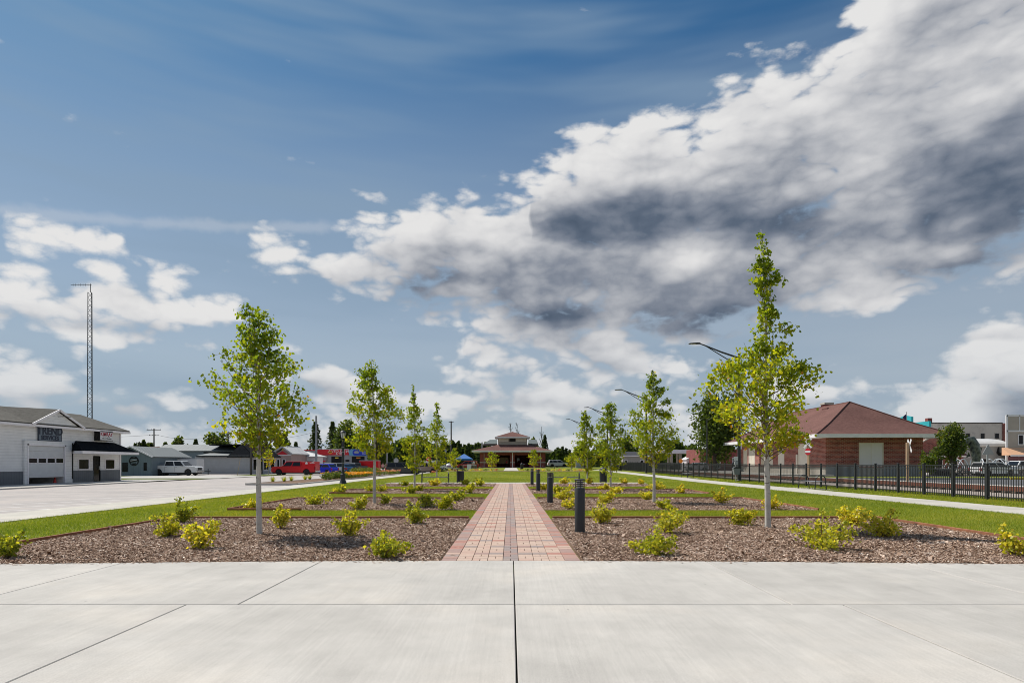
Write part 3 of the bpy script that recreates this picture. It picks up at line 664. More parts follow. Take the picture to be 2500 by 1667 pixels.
def shrub(s, label, seed):
    b, sg, ax, x, y, w, h, yl = s; rg = np.random.default_rng(seed); rd = random.Random(seed)
    root = thing('shrub', label, 'shrub', (x, y, gzf(x, y)+.02), 0, 'yellow-green shrubs in the mulch beds')
    st = MB(); pts = []
    nst = rd.randint(6, 12) if b == 0 else rd.randint(5, 9); asy = (rd.uniform(.6, 1.25), rd.uniform(-.25, .25)); n = (680, 470, 300, 220)[b]*max(.6, min(1.5, w/.6))
    shoots = [(0, 0)]
    for i in range(nst):
        a = i*2.4+rd.uniform(-.5, .5); rr = w/2*rd.uniform(.3, 1.12); hh = h*rd.uniform(.55, 1.05)*(1-.35*(rr/(w/2))**2)
        tip = Vector((math.cos(a)*rr+asy[1]*w*.4, math.sin(a)*rr*.9*asy[0], hh*rd.choice((1., 1., .8, 1.15)))); mid = Vector((tip.x*.35, tip.y*.35, hh*.45))+Vector((rd.gauss(0, .03), rd.gauss(0, .03), 0))
        st.tube([(rd.uniform(-.02, .02), rd.uniform(-.02, .02), -.03), mid, tip], [.012, .008, .003], 5, cap=False)
        for _ in range(int(n/nst)):
            t = rd.random()**.75; q = (mid.lerp(tip, (t-.35)/.65) if t > .35 else Vector((0, 0, .03)).lerp(mid, .55+t))
            sp = .062*(1.15-t*.6)*(w/.7)**.6*(.7 if t > .9 else 1.15)
            pts.append(q+Vector((rd.gauss(0, sp), rd.gauss(0, sp), rd.gauss(0, sp*.75))))
    C = np.array([tuple(p) for p in pts]); C[:, 2] = np.abs(C[:, 2]-.02)+.02
    st.obj('stems', M_twig, root)
    tint = np.clip(rg.beta(2.5, 2.5, len(C))*.85+yl+.06+(rg.random(len(C)) < .02)*.25, 0, 1)
    link('foliage', leaves(C, (.048, .060, .085, .10)[b], rg, tint, 'foliage', M_sleaf, up=.5), root)
sd_ = 100
for (b, sg), lst in rank.items():
    for k, s in enumerate(lst):
        sd_ += 1
        tone = 'bright yellow' if s[7] > .18 else 'dark green' if s[7] < -.09 else 'yellow-green'
        shrub(s, '%s shrub, %s from brick path, %s bed %s' % (tone, nth[k], sidew[sg].replace(' ', '-'), bedn[b]), sd_)
# ---- big trees around the park
def broad_tree(label, x, y, lobes, n, leaf, seed, trunk=(.25, 2.), tintoff=0., name='broadleaf_tree', z0=None):
    """lobes: (dx, dy, cz, rx, rz) in metres"""
    rg = np.random.default_rng(seed); rd = random.Random(seed); zb = gzf(x, y) if z0 is None else z0
    root = thing(name, label, 'tree', (x, y, zb-.05)); tb = MB(); tr, th = trunk
    top = max(l[2] for l in lobes)
    tb.tube([(0, 0, -.2), (rd.uniform(-.1, .1), 0, th), (rd.uniform(-.2, .2), .1, top)], [tr*1.2, tr*.8, tr*.2], 8)
    for l in lobes: tb.tube([(0, 0, th*.9), (l[0]*.5, l[1]*.5, (th+l[2])*.5), (l[0], l[1], l[2])], [tr*.45, tr*.28, tr*.08], 5, cap=False)
    tb.obj('trunk', M_dbark, root)
    wts = np.array([l[3]*l[3]*l[4] for l in lobes])**.67; wts /= wts.sum(); Cs = []
    for l, wt in zip(lobes, wts):
        m = int(n*wt); d = rg.normal(0, 1, (m, 3)); d /= np.linalg.norm(d, axis=1)[:, None]
        bump = 1+.20*np.sin(d[:, 0]*6+seed)*np.sin(d[:, 1]*5+d[:, 2]*7)+.12*np.sin(d[:, 2]*13+d[:, 0]*11)
        r = (rg.random(m)**.45)*bump
        keep = np.sin(d[:, 0]*9+d[:, 2]*8+seed)*np.sin(d[:, 1]*8-d[:, 2]*6) > -.62
        P = np.stack([l[0]+d[:, 0]*r*l[3], l[1]+d[:, 1]*r*l[3], l[2]+d[:, 2]*r*l[4]], 1)[keep]; Cs.append(P)
    C = np.concatenate(Cs); C = C[C[:, 2] > .4]
    tint = np.clip(rg.beta(2.2, 2.4, len(C))+tintoff, 0, 1)
    link('crown', leaves(C, leaf, rg, tint, 'crown', M_dleaf, up=.5, k=4), root); return root
def lobes(w, h0, h1, k, seed):
    rd = random.Random(seed); out = []
    for i in range(k):
        t = (i+.5)/k; rr = w/2*math.sin(math.pi*(.18+.72*t))*rd.uniform(.45, .7)
        a = i*2.4+rd.random(); off = (w/2-rr)*rd.uniform(.3, .9)
        out.append((math.cos(a)*off, math.sin(a)*off*.8, h0+(h1-h0)*(.12+.76*t), rr, (h1-h0)*rd.uniform(.16, .24)))
    return out
yy = 104.; x = PX(1745, yy); broad_tree('large dense maple behind the brick depot and the black lamp pole', x, yy, lobes(11.5, 1.6, PZ(950, yy), 12, 3), 9000, .42, 51, (.32, 3.))
yy = 60.; x = PX(2322, yy); broad_tree('round green street tree beside the fish fountain', x, yy, lobes(3.7, 1.5, PZ(1028, yy), 9, 8), 4200, .19, 52, (.09, 1.6), .12, z0=-.02)
yy = 62.; x = PX(2268, yy); broad_tree('small bushy tree by the arched brick shop', x, yy, lobes(2.2, .5, PZ(1098, yy), 7, 9), 1500, .16, 53, (.06, .6), .22, z0=-.02)
BT = [(690,1050,120,46,.2,'pale green tree behind the pink gabled shop',1),(530,1050,150,95,.15,'wide olive tree rising behind the long metal roof',2),(432,1066,130,52,.0,'dark tree behind the grey metal building ridge',3),(840,1022,150,92,.05,'tall broadleaf tree behind the red service station sign',4),(885,1040,150,60,.0,'round broadleaf tree behind the blue oil change sign',5),
      (925,1055,120,58,-.12,'dark shady tree behind the red box trailer',6),(985,1062,140,60,-.15,'dark maple behind the grey minivan',7),(1035,1075,140,50,-.12,'dark maple behind the tan pickup',8),(1420,1085,150,50,.0,'broadleaf tree right behind the grey utility cabinet',9),(1360,1096,170,40,-.05,'green tree behind the white car beyond the pavilion',10),
      (1470,1075,170,60,.05,'leafy tree behind the far end of the fence',11),(1530,1060,150,55,.08,'broadleaf tree behind the small grey house',12),(1650,1070,190,70,-.05,'dark tree behind the canopy roof',13),(1690,1085,185,50,.02,'tree shading the white shed',14),(1300,1070,190,34,.1,'half bare tree rising above the pavilion roof',15)]
for (px, pt, yy, wpx, to, lb, k) in BT:
    w = wpx*yy/F; x = PX(px, yy); hg = PZ(pt, yy)
    broad_tree(lb, x, yy, lobes(w, 1.0, hg, 9, k*7), 2600, max(.35, yy*.0042), 60+k, (.25, 2.), to, z0=-.1)
def conifer(label, x, y, hgt, w, seed, n=2600, size=.5, z0=-.1, name='conifer_tree'):
    rg = np.random.default_rng(seed); root = thing(name, label, 'tree', (x, y, z0))
    MB().tube([(0, 0, -.1), (0, 0, hgt*.97)], [.25, .04], 7).obj('trunk', M_dbark, root)
    t = rg.random(n)**.8; lay = np.round(t*17)/17*.35+t*.65; h = hgt*(.08+.92*lay); a = rg.uniform(0, 6.283, n)
    arm = np.floor(a/6.283*7+np.floor(lay*17)*.4)
    a = a*.45+.55*(arm+.5)/7*6.283
    r = (1.04-lay)**.8*w/2*(rg.random(n)**.5)*(.72+.4*np.sin(arm*3.1+lay*31+seed))+.06
    C = np.stack([np.cos(a)*r, np.sin(a)*r, h-r*.22], 1)
    link('crown', leaves(C, size, rg, np.clip(rg.beta(2, 2.5, n), 0, 1), 'crown', M_needle, up=.7, k=4, aspect=.55), root)
for (px, pt, yy, wpx, lb, k) in [(683,1056,150,36,'narrow spruce behind the pink gabled shop',1),(722,1080,150,26,'small blue spruce beside the leaning pine',2),(770,1030,150,60,'big windswept pine behind the grey utility pole',3),(812,1030,165,58,'tall pine behind the service station',4),(478,1073,160,34,'dark spruce behind the long metal roof',5),(1330,1062,200,34,'thin sparse spruce beside the pavilion roof',6)]:
    conifer(lb, PX(px, yy), yy, PZ(pt, yy)+.1, wpx*yy/F, 90+k, size=.62)
# dead bare trees beyond the pavilion
def bare_tree(label, x, y, hgt, seed):
    rd = random.Random(seed); root = thing('bare_tree', label, 'tree', (x, y, -.1)); b = MB()
    b.tube([(0, 0, -.1), (.3, 0, hgt*.5), (0, 0, hgt)], [.3, .18, .05], 6); b.obj('trunk', M_dbark, root); b = MB()
    for i in range(16):
        t = rd.uniform(.4, .95); a = rd.uniform(0, 6.28); L = (1-t*.7)*hgt*.28; p = Vector((.15, 0, t*hgt)); q = p+Vector((math.cos(a)*L*.45, math.sin(a)*L*.45, L*.85))
        b.tube([p, q], [.07, .03], 4, cap=False); b.tube([p.lerp(q, .5), p.lerp(q, .5)+Vector((rd.uniform(-.8, .8), 0, L*.5))], [.04, .02], 4, cap=False)
    b.obj('branches', M_dbark, root)
for (px, pt, k, lb) in [(1246, 1032, 1, 'leafless dead tree behind the pavilion peak'), (1262, 1034, 2, 'leafless forked tree beside the dead tree behind the pavilion peak'), (1322, 1040, 3, 'thin bare tree beyond the sloping end of the pavilion roof')]:
    bare_tree(lb, PX(px, 210), 210, PZ(pt, 210), 120+k)
# far woods: one dark mass along the horizon
rg = np.random.default_rng(77); Vv, Tt = [], []
def wood(px0, px1, top0, top1, yy, n):
    for i in range(n):
        px = px0+(px1-px0)*(i+rg.random())/n; d = yy+rg.uniform(-14, 14); x = PX(px, d); hh = PZ(top0+(top1-top0)*rg.random()**.7, d)*rg.uniform(.7, 1.08); m = 110
        t = rg.random(m)**.8; a = rg.uniform(0, 6.28, m); r = (1.06-t)*rg.uniform(1.6, 2.6)*(rg.random(m)**.5)
        C = np.stack([x+np.cos(a)*r, d+np.sin(a)*r, t*hh], 1)
        me = leaves(C, 1.5, rg, None, 'x', M_needle, up=.6, k=4); co = np.empty(len(me.vertices)*3, np.float32); me.vertices.foreach_get('co', co); bpy.data.meshes.remove(me)
        Vv.append(co.reshape(-1, 3)); Tt.append(np.clip(rg.beta(2, 3, m), 0, 1))
wood(1040, 1200, 1078, 1090, 270, 70); wood(1290, 1500, 1092, 1108, 290, 80); wood(280, 700, 1080, 1098, 230, 110); wood(880, 1060, 1075, 1090, 240, 60); wood(1500, 1800, 1085, 1105, 260, 90); wood(-150, 300, 1090, 1110, 300, 60); wood(2150, 2600, 1095, 1110, 330, 60); wood(1180, 1310, 1090, 1100, 280, 40)
V = np.concatenate(Vv); T = np.concatenate(Tt)
tag(link('far_woods', fast_mesh('far_woods', V, np.arange(len(V)).reshape(-1, 4), M_needle, T)), 'dark mixed woods along the horizon behind the town', 'woods', kind='stuff')
# ================================================================== park furniture
M_black = mat('black_metal', (.022, .024, .027), .45, spec=.5, noise=(4., .12)); M_char = mat('charcoal_powdercoat', (.030, .033, .036), .55, noise=(3., .10))
M_lens = mat('frosted_lens', (.62, .63, .62), .35); M_clear = mat('lantern_glass', (.55, .56, .56), .15); M_steel = mat('galvanised_steel', (.36, .37, .38), .5, .4, noise=(3., .12))
M_seat = mat('grey_seat', (.20, .21, .23), .5)
def smooth(o, ang=35):
    o.data.polygons.foreach_set('use_smooth', [True]*len(o.data.polygons)); o.data.update()
    e = o.data; 
    try: e.set_sharp_from_angle(angle=R(ang))
    except Exception: pass
    return o
# bollard lights along the brick path
def bollard(label, x, y):
    r = thing('bollard_light', label, 'bollard light', (x, y, gzf(x, y)), 0)
    smooth(MB().lathe([(.103, -.05), (.103, .01), (.103, .918), (.099, .925), (.05, .926)], 28).obj('post', M_char, r))
    smooth(MB().lathe([(.062, .92), (.062, 1.085)], 20).obj('lens', M_lens, r))
    for z in (.965, 1.003, 1.041): smooth(MB().lathe([(.060, z+.007), (.096, z-.007), (.100, z-.004), (.100, z+.001), (.062, z+.012)], 28).obj('louvre', M_char, r))
    for k in range(4):
        a = R(45+90*k-45); MB().tube([(math.cos(a)*.088, math.sin(a)*.088, .92), (math.cos(a)*.088, math.sin(a)*.088, 1.08)], .008, 6).obj('rod', M_char, r)
    smooth(MB().lathe([(.05, 1.074), (.103, 1.074), (.107, 1.078), (.107, 1.098), (.102, 1.104), (.0, 1.107)], 28).obj('cap', M_char, r))
for y, k in ((12.33, 'nearest the plaza'), (21.7, 'second from the plaza'), (31., 'third from the plaza'), (40., 'farthest from the plaza')):
    bollard('charcoal cylindrical bollard light beside the brick path, '+k, 1.385, y)
# benches with arched end frames
def bench(label, x, y, rz, L=1.9):
    r = thing('bench', label, 'bench', (x, y, gzf(x, y)+.02), rz); d = .31
    for s in (-1, 1):
        p = [(s*L/2, -d, 0), (s*L/2, -d+.05, .42)]+[(s*L/2, -(d-.04)*math.cos(R(t)), .50+.26*math.sin(R(t))) for t in range(0, 181, 20)]+[(s*L/2, d-.05, .42), (s*L/2, d, 0)]
        e = MB(); e.tube(p, .026, 8); e.tube([(s*L/2, -d+.06, .42), (s*L/2, d-.06, .42)], .02, 6)
        for q in (-d, d): e.lathe([(.032, -.02), (.032, .012), (.02, .02)], 10, (s*L/2, q, 0))
        smooth(e.obj('end_frame', M_black, r))
    for k in range(7): MB().cbox(-L/2+.01, L/2-.01, -.27+k*.079, -.27+k*.079+.062, .415, .437, .005).obj('slat', M_seat if L < 2.0 else M_black, r)
    MB().box(-L/2, L/2, -.29, -.272, .40, .43).box(-L/2, L/2, .272, .29, .40, .43).obj('seat_rail', M_black, r)
bench('backless black bench on the cross walk beside the slatted bin, street side', -5.45, 44.4, 0)
bench('backless black bench on the cross walk beside the domed bin, railway side', 4.0, 44.4, 0)
bench('backless bench with arched ends before the fence, facing the brick depot', 16.62, 33.9, R(90))
bench('backless bench with arched ends before the fence, near the gas canopy', 16.75, 58.2, R(90))
bench('backless bench by the pavilion flower bed on the street side', -5.4, 98.5, 0); bench('backless bench by the pavilion flower bed on the railway side', 6.1, 98.5, 0)
# bins
def bin_(label, x, y, dome, s=1.):
    r = thing('litter_bin', label, 'litter bin', (x, y, gzf(x, y)+.02), 0)
    smooth(MB().lathe([(.22*s, .09*s), (.235*s, .12*s), (.245*s, .80*s), (.20*s, .80*s), (.19*s, .3*s)], 20).obj('liner', M_black, r))
    for k in range(20):
        a = R(18*k); c, n = math.cos(a), math.sin(a); MB().bar((c*.262*s, n*.262*s, .06*s), (c*.272*s, n*.272*s, .84*s), .042*s, .008).obj('slat', M_black, r)
    for z in (.10, .82): smooth(MB().lathe([(.256*s, z*s), (.285*s, z*s), (.285*s, (z+.03)*s), (.256*s, (z+.03)*s)], 24).obj('hoop', M_black, r))
    for k in range(4):
        a = R(45+90*k); MB().bar((math.cos(a)*.27*s, math.sin(a)*.27*s, -.02), (math.cos(a)*.27*s, math.sin(a)*.27*s, (.98 if not dome else .9)*s), .03*s, .03*s).obj('leg', M_black, r)
    if dome: smooth(MB().lathe([(.29*s, .90*s), (.30*s, .92*s), (.26*s, 1.02*s), (.15*s, 1.09*s), (.13*s, 1.11*s), (.0, 1.12*s)], 24).obj('lid', M_black, r))
    else: smooth(MB().lathe([(.12*s, .975*s), (.30*s, .975*s), (.31*s, .99*s), (.30*s, 1.02*s), (.12*s, 1.03*s)], 24).obj('lid', M_black, r))
bin_('black slatted litter bin with a flat raised lid on the cross walk', -3.67, 44.7, False); bin_('black slatted litter bin with a domed lid on the cross walk', 6.73, 44.7, True)
bin_('small black litter bin beside the pavilion walk', 1.95, 108, True); bin_('black domed litter bin at the far end of the fence', 16.9, 95, True)
# post lanterns along the street
def lantern(label, x, y, h=3.95):
    r = thing('lamp_post', label, 'street lamp', (x, y, gzf(x, y)+.0), 0)
    smooth(MB().lathe([(.28, -.05), (.28, .05), (.25, .08), (.23, .2), (.19, .26), (.175, .30), (.165, .68), (.20, .70), (.20, .74), (.12, .78)], 16).obj('base', M_black, r), 40)
    smooth(MB().lathe([(.105, .74), (.10, 1.2), (.088, h-.72), (.12, h-.70), (.12, h-.66), (.07, h-.62), (.13, h-.56)], 14).obj('pole', M_black, r), 40)
    for z in (1.55, 2.35, 2.7): smooth(MB().lathe([(.108, z), (.108, z+.03)], 14).obj('band', M_steel, r))
    smooth(MB().lathe([(.12, h-.56), (.17, h-.40), (.20, h-.22), (.19, h-.16)], 12).obj('globe', M_clear, r))
    for k in range(8):
        a = R(45*k); MB().tube([(math.cos(a)*.125, math.sin(a)*.125, h-.56), (math.cos(a)*.178, math.sin(a)*.178, h-.40), (math.cos(a)*.21, math.sin(a)*.21, h-.17)], .011, 5).obj('rib', M_black, r)
    smooth(MB().lathe([(.22, h-.18), (.235, h-.15), (.20, h-.08), (.10, h-.02), (.05, h), (.02, h+.06), (0, h+.07)], 16).obj('hood', M_black, r))
lantern('black lantern lamp post beside the orange flower bed', -12.45, 45.6); lantern('black lantern lamp post behind the slender aspen, by the grey minivan', -11.6, 75.); lantern('black lantern lamp post by the white van and the blue canopy tent', -11.65, 110.)
# tall davit street lights along the fence
def davit(label, x, y, h=10.1):
    r = thing('street_light', label, 'street light', (x, y, gzf(x, y)), 0)
    smooth(MB().tube([(0, 0, -.05), (0, 0, h)], [.135, .10], 14).obj('pole', M_black, r)); smooth(MB().lathe([(.2, -.05), (.2, .06), (.15, .1)], 14).obj('base', M_black, r))
    a = MB(); a.tube([(0, 0, h-.35), (-1.4, 0, h+.12), (-2.8, 0, h+.68), (-3.15, 0, h+.80)], [.075, .065, .05, .045], 8)
    a.tube([(0, 0, h-1.0), (-1.3, 0, h-.22), (-2.7, 0, h+.64)], [.04, .04, .035], 8); a.tube([(-.32, 0, h-.26), (-.32, 0, h-.80)], .03, 6); smooth(a.obj('arm', M_black, r))
    hd = MB(); hd.prism([(-3.1, h+.86), (-3.35, h+.87), (-3.95, h+.82), (-4.0, h+.77), (-3.9, h+.745), (-3.35, h+.75), (-3.1, h+.76)], 'y', -.13, .13); lum = hd.obj('luminaire', M_black, r)
    MB().box(-3.85, -3.42, -.10, .10, h+.735, h+.752).obj('lens', M_lens, lum)
davit('tall black davit street light beside the dog waste bin, near the depot', 18.1, 48.7); davit('tall black davit street light behind the second railway side aspen', 17.2, 78., 9.8)
davit('tall black davit street light behind the third railway side aspen', 16.35, 104., 9.8); davit('tall black davit street light at the far end of the fence', 15.7, 131., 9.6)
# fence
FX = 18.5; SP = 1.826; y0 = 23.86-3*SP; FH = 1.36
fence = thing('metal_fence', 'long black metal picket fence between the park and the railway', 'fence', (FX, y0, 0))
post = MB().cbox(-.043, .043, -.043, .043, -.1, FH+.05, .012).mesh('post', M_black)
cap = MB().cbox(-.052, .052, -.052, .052, FH+.05, FH+.07, .008).mesh('cap', M_black)
pick = MB().box(-.0105, .0105, -.0105, .0105, .045, FH-.012).mesh('picket', M_black)
npn = 50; far = MB(); cnt = 0
for k in range(npn+1):
    y = y0+k*SP; z = gzf(FX, y); p = link('post', post, fence, (0, y-y0, z)); link('cap', cap, p)
    if k == npn: break
    z2 = gzf(FX, y+SP)
    for hh, th in ((FH-.02, .036), (FH-.17, .030), (.15, .036)):
        MB().bar((0, .046, hh), (0, SP-.046, hh+z2-z), .034, th).obj('rail', M_black, fence, (0, y-y0, z))
    for j in range(1, 16):
        dy = j*SP/16; zz = z+(z2-z)*j/16
        if cnt < 300: link('picket', pick, fence, (0, y-y0+dy, zz)); cnt += 1
        else: far.box(-.0105, .0105, y-y0+dy-.0105, y-y0+dy+.0105, zz+.045, zz+FH-.012)
far.obj('far_pickets', M_black, fence)['kind'] = 'stuff'
# dog waste bin on its post, beside the davit pole
r = thing('waste_station', 'grey dog waste bin with dispenser boxes on a post before the fence', 'waste bin', (17.65, 48.2, gzf(17.6, 48)))
MB().bar((0, 0, -.05), (0, 0, 1.75), .05, .05).obj('post', M_steel, r); MB().prism([(-.22, .52), (.16, .52), (.24, 1.02), (-.30, 1.02)], 'y', -.36, -.03).obj('bin', M_seat, r)
MB().prism([(-.33, 1.02), (.27, 1.02), (.24, 1.10), (-.18, 1.14)], 'y', -.38, -.01).obj('lid', M_char, r); MB().cbox(-.13, .13, -.16, -.03, 1.3, 1.56, .02).obj('dispenser', M_steel, r); MB().cbox(-.15, .15, -.06, -.03, 1.60, 1.95, .006).obj('sign', M_lens, r)
# ================================================================== buildings
def rows(N, tc, per, lo, axis=2, edge=.12):
    f = N.m('FRACT', N.m('MULTIPLY', N.sep(tc)[axis], 1/per)); return N.mr(f, 0., edge, lo, 1.)
def siding(col, per, lo=.62):
    def f(N, tc, c, b):
        v = N.mr(N.noise(tc, 1.2, 4., .6), .3, .7, .92, 1.06); r = rows(N, tc, per, lo); k = N.m('MULTIPLY', v, r)
        return N.mix(1., col, N.comb(k, k, k), 'MULTIPLY')
    return f
def ribs(col, per, lo=.6):
    def f(N, tc, c, b):
        s = N.sep(tc); h = N.m('FRACT', N.m('MULTIPLY', N.m('ADD', s[0], s[1]), 1/per)); r = N.mr(h, 0., .16, lo, 1.)
        v = N.mr(N.noise(N.v('MULTIPLY', tc, (1., 1., .3)), 1.1, 4., .6), .3, .7, .88, 1.08); k = N.m('MULTIPLY', v, r)
        return N.mix(1., col, N.comb(k, k, k), 'MULTIPLY')
    return f
def brick(a, b2, mortar, sc=1.):
    def f(N, tc, c, b):
        s = N.sep(tc); t = N.new('ShaderNodeTexBrick'); N.put(t.inputs['Vector'], N.comb(N.m('ADD', s[0], s[1]), s[2], 0.))
        t.inputs['Color1'].default_value = (*a, 1); t.inputs['Color2'].default_value = (*b2, 1); t.inputs['Mortar'].default_value = (*mortar, 1)
        t.inputs['Scale'].default_value = 1.; t.inputs['Brick Width'].default_value = .22*sc; t.inputs['Row Height'].default_value = .075*sc; t.inputs['Mortar Size'].default_value = .009*sc; t.inputs['Bias'].default_value = -.1
        v = N.mr(N.noise(tc, .9, 5., .65), .3, .7, .8, 1.15); return N.mix(1., t.outputs[0], N.comb(v, v, v), 'MULTIPLY')
    return f
def shingle(a, b2):
    def f(N, tc, c, b):
        s = N.sep(tc); n = N.noise(N.v('MULTIPLY', tc, (3.2, 3.2, 9.)), 1., 4., .7); n2 = N.noise(tc, .35, 4., .6)
        k = N.mix(N.mr(n, .3, .7), a, b2); r = rows(N, tc, .085, .72, edge=.2); v = N.m('MULTIPLY', r, N.mr(n2, .3, .7, .85, 1.12))
        return N.mix(1., k, N.comb(v, v, v), 'MULTIPLY')
    return f
B_white = mat('white_clapboard', rough=.75, build=siding((.76, .76, .76), .20, .58)); B_dark = mat('slate_ribbed_metal', rough=.5, build=ribs((.10, .115, .135), .23))
B_trim = mat('white_trim', (.80, .77, .79), .6, noise=(1.5, .06)); B_glass = mat('dark_glass', (.008, .009, .011), .08, spec=.25); B_door = mat('white_door_panel', (.58, .59, .60), .6, noise=(2., .05))
B_blue = mat('blue_grey_metal', rough=.5, build=ribs((.155, .20, .225), .30, .7)); B_grey = mat('grey_block', rough=.85, build=siding((.40, .41, .42), .2, .85)); B_void = mat('dark_interior', (.012, .012, .012), .9)
R_grey = mat('weathered_shingle', rough=.9, spec=.1, build=shingle((.07, .066, .058), (.125, .118, .105))); R_black = mat('black_shingle', rough=1., spec=.02, build=shingle((.008, .009, .011), (.022, .024, .028))); R_brown = mat('brown_shingle', rough=.9, spec=.1, build=shingle((.125, .063, .054), (.20, .105, .09)))
R_metal = mat('pale_metal_roof', rough=.6, spec=.2, build=ribs((.20, .215, .215), .6, .30)); B_brick = mat('red_brick', rough=.9, build=brick((.16, .026, .020), (.36, .095, .068), (.36, .25, .21), 2.)); B_brickd = mat('maroon_brick', rough=.9, build=brick((.19, .03, .026), (.26, .05, .042), (.24, .12, .10), 1.7))
B_cream = mat('cream_paint', (.66, .60, .52), .7, noise=(1.5, .06)); B_plinth = mat('pale_stone', (.46, .42, .36), .85, noise=(1.4, .15)); B_red = mat('red_fascia', (.58, .008, .02), .5); B_bluep = mat('blue_sign', (.008, .04, .50), .4); B_ltb = mat('light_blue_sign', (.14, .36, .55), .4)
B_navy = mat('navy_letters', (.008, .016, .04), .5); B_slate = mat('slate_sign', (.13, .165, .21), .5); B_redl = mat('crimson_letters', (.38, .02, .05), .5); B_wht = mat('sign_white', (.72, .72, .72), .5); B_oran = mat('orange_sign', (.75, .24, .02), .5); B_yel = mat('yellow_sign', (.72, .55, .05), .5)
B_pink = mat('dusty_pink', (.42, .30, .27), .8, noise=(1., .08)); B_tan = mat('tan_clapboard', rough=.75, build=siding((.40, .355, .30), .16, .8)); B_beige = mat('stained_stucco', rough=.9, build=lambda N, tc, c, b: N.mix(N.mr(N.noise(tc, .5, 6., .7), .52, .72, 0., .7), (.58, .53, .46), (.30, .27, .24)))
B_teal = mat('turquoise_paint', (.02, .36, .40), .6, noise=(1., .08)); B_peach = mat('peach_awning', (.72, .42, .25), .7); B_roofw = mat('pale_roof', (.50, .50, .50), .7, noise=(.8, .12)); B_grn = mat('grey_green_metal', (.12, .14, .13), .5)
def win(p, face, c, a0, a1, z0, z1, fm=B_trim, w=.08, name='window', gm=B_glass, bars=0, prd=.05):
    """window on plane c; face 'x+','x-','y-'; a0..a1 along the wall"""
    s = 1 if face[1] == '+' else -1; f = MB(); g = MB()
    def bx(m, u0, u1, q0, q1, d0, d1):
        if face[0] == 'x': m.box(c+s*d0, c+s*d1, u0, u1, q0, q1)
        else: m.box(u0, u1, c+s*d0, c+s*d1, q0, q1)
    bx(f, a0-w, a0, z0-w, z1+w, -.02, prd); bx(f, a1, a1+w, z0-w, z1+w, -.02, prd); bx(f, a0, a1, z1, z1+w, -.02, prd); bx(f, a0, a1, z0-w, z0, -.02, prd)
    for k in range(bars):
        u = a0+(a1-a0)*(k+1)/(bars+1); bx(f, u-.025, u+.025, z0, z1, -.02, prd-.012)
    fr = f.obj(name, fm, p); bx(g, a0, a1, z0, z1, -.015, .012); g.obj('pane' if gm is B_glass else 'panel', gm, fr); return fr
def bldg(name, label, x=0, y=0, z=0): return thing(name, label, 'building', (x, y, z))
def part(name, m, p, *boxes):
    b = MB()
    for q in boxes: b.box(*q)
    return b.obj(name, m, p)
# ---- white garage building across the street
T = bldg('garage_building', 'white clapboard garage with dark ribbed base and grey shingle roof across the street')
X0 = -35.; zb = -.1
part('wall', B_white, T, (X0-12, X0, 28, 44.4, zb, 4.3), (X0-12, X0, 48.0, 55, zb, 4.3), (X0-12, X0, 44.4, 48, 2.8, 4.3), (X0-12, X0-6, 44.4, 48, zb, 2.8))
part('wainscot', B_dark, T, (X0, X0+.06, 28, 44.0, zb, .86), (X0, X0+.06, 48.85, 51.45, zb, .86), (X0, X0+.06, 52.35, 55.02, zb, .86)); part('corner_trim', B_trim, T, (X0, X0+.09, 54.93, 55.06, zb, 4.3))
po = part('door_surround', B_white, T, (X0, X0+.16, 44.02, 44.38, zb, 3.1), (X0, X0+.16, 48.02, 48.85, zb, 3.1), (X0, X0+.16, 44.38, 48.02, 2.80, 3.1)); part('jamb', B_trim, po, (X0+.02, X0+.19, 44.3, 44.4, zb, 2.85), (X0+.02, X0+.19, 47.98, 48.1, zb, 2.85), (X0+.02, X0+.19, 44.3, 48.1, 2.74, 2.86)); part('downpipe', B_void, T, (X0+.165, X0+.22, 48.78, 48.85, zb+.3, 3.05))
gd = part('garage_door', B_trim, T, (X0+.02, X0+.05, 44.4, 47.98, .38, 2.74)); zs = [.38, 1.42, 1.85, 2.33, 2.73]
for a, b in zip(zs[:-1], zs[1:]):
    part('panel', B_door, gd, (X0+.05, X0+.09, 44.42, 47.96, a+.012, b-.012))
for k in range(4):
    a = 44.46+k*.885; fr = part('window', B_trim, gd, (X0+.085, X0+.11, a, a+.83, 1.44, 1.84)); part('pane', B_glass, fr, (X0+.10, X0+.115, a+.05, a+.78, 1.48, 1.80))
part('garage_floor', B_void, T, (X0-5.9, X0, 44.4, 48, zb-.02, zb+.02)); tag(MB().lathe([(.16, 0), (.16, .03), (.11, .05), (.03, .55), (0, .56)], 14).obj('traffic_cone', mat('cone_red', (.7, .06, .05), .5), None, (X0-.4, 47.7, zb+.02)), 'red traffic cone inside the half open garage door', 'traffic cone')
rf = MB(); xe, ye = X0+.45, 55.7
rf.poly([(xe, 27.5, 4.28), (xe, ye, 4.28), (-40.2, 57.4, 5.9), (-41, 27.5, 5.9)]).poly([(xe, ye, 4.28), (-47.5, ye, 4.28), (-40.2, 57.4, 5.9)]).poly([(-41, 27.5, 5.9), (-40.2, 57.4, 5.9), (-47.5, ye, 4.28), (-47.5, 27.5, 4.28)])
roof = rf.obj('roof', R_grey, T); sm = roof.modifiers.new('thick', 'SOLIDIFY'); sm.thickness = .08
part('fascia', B_trim, roof, (xe-.02, xe+.05, 27.5, ye+.05, 4.10, 4.27), (-47, xe, ye, ye+.05, 4.10, 4.27)); part('soffit', B_trim, roof, (X0, xe-.02, 27.5, ye, 4.16, 4.2))
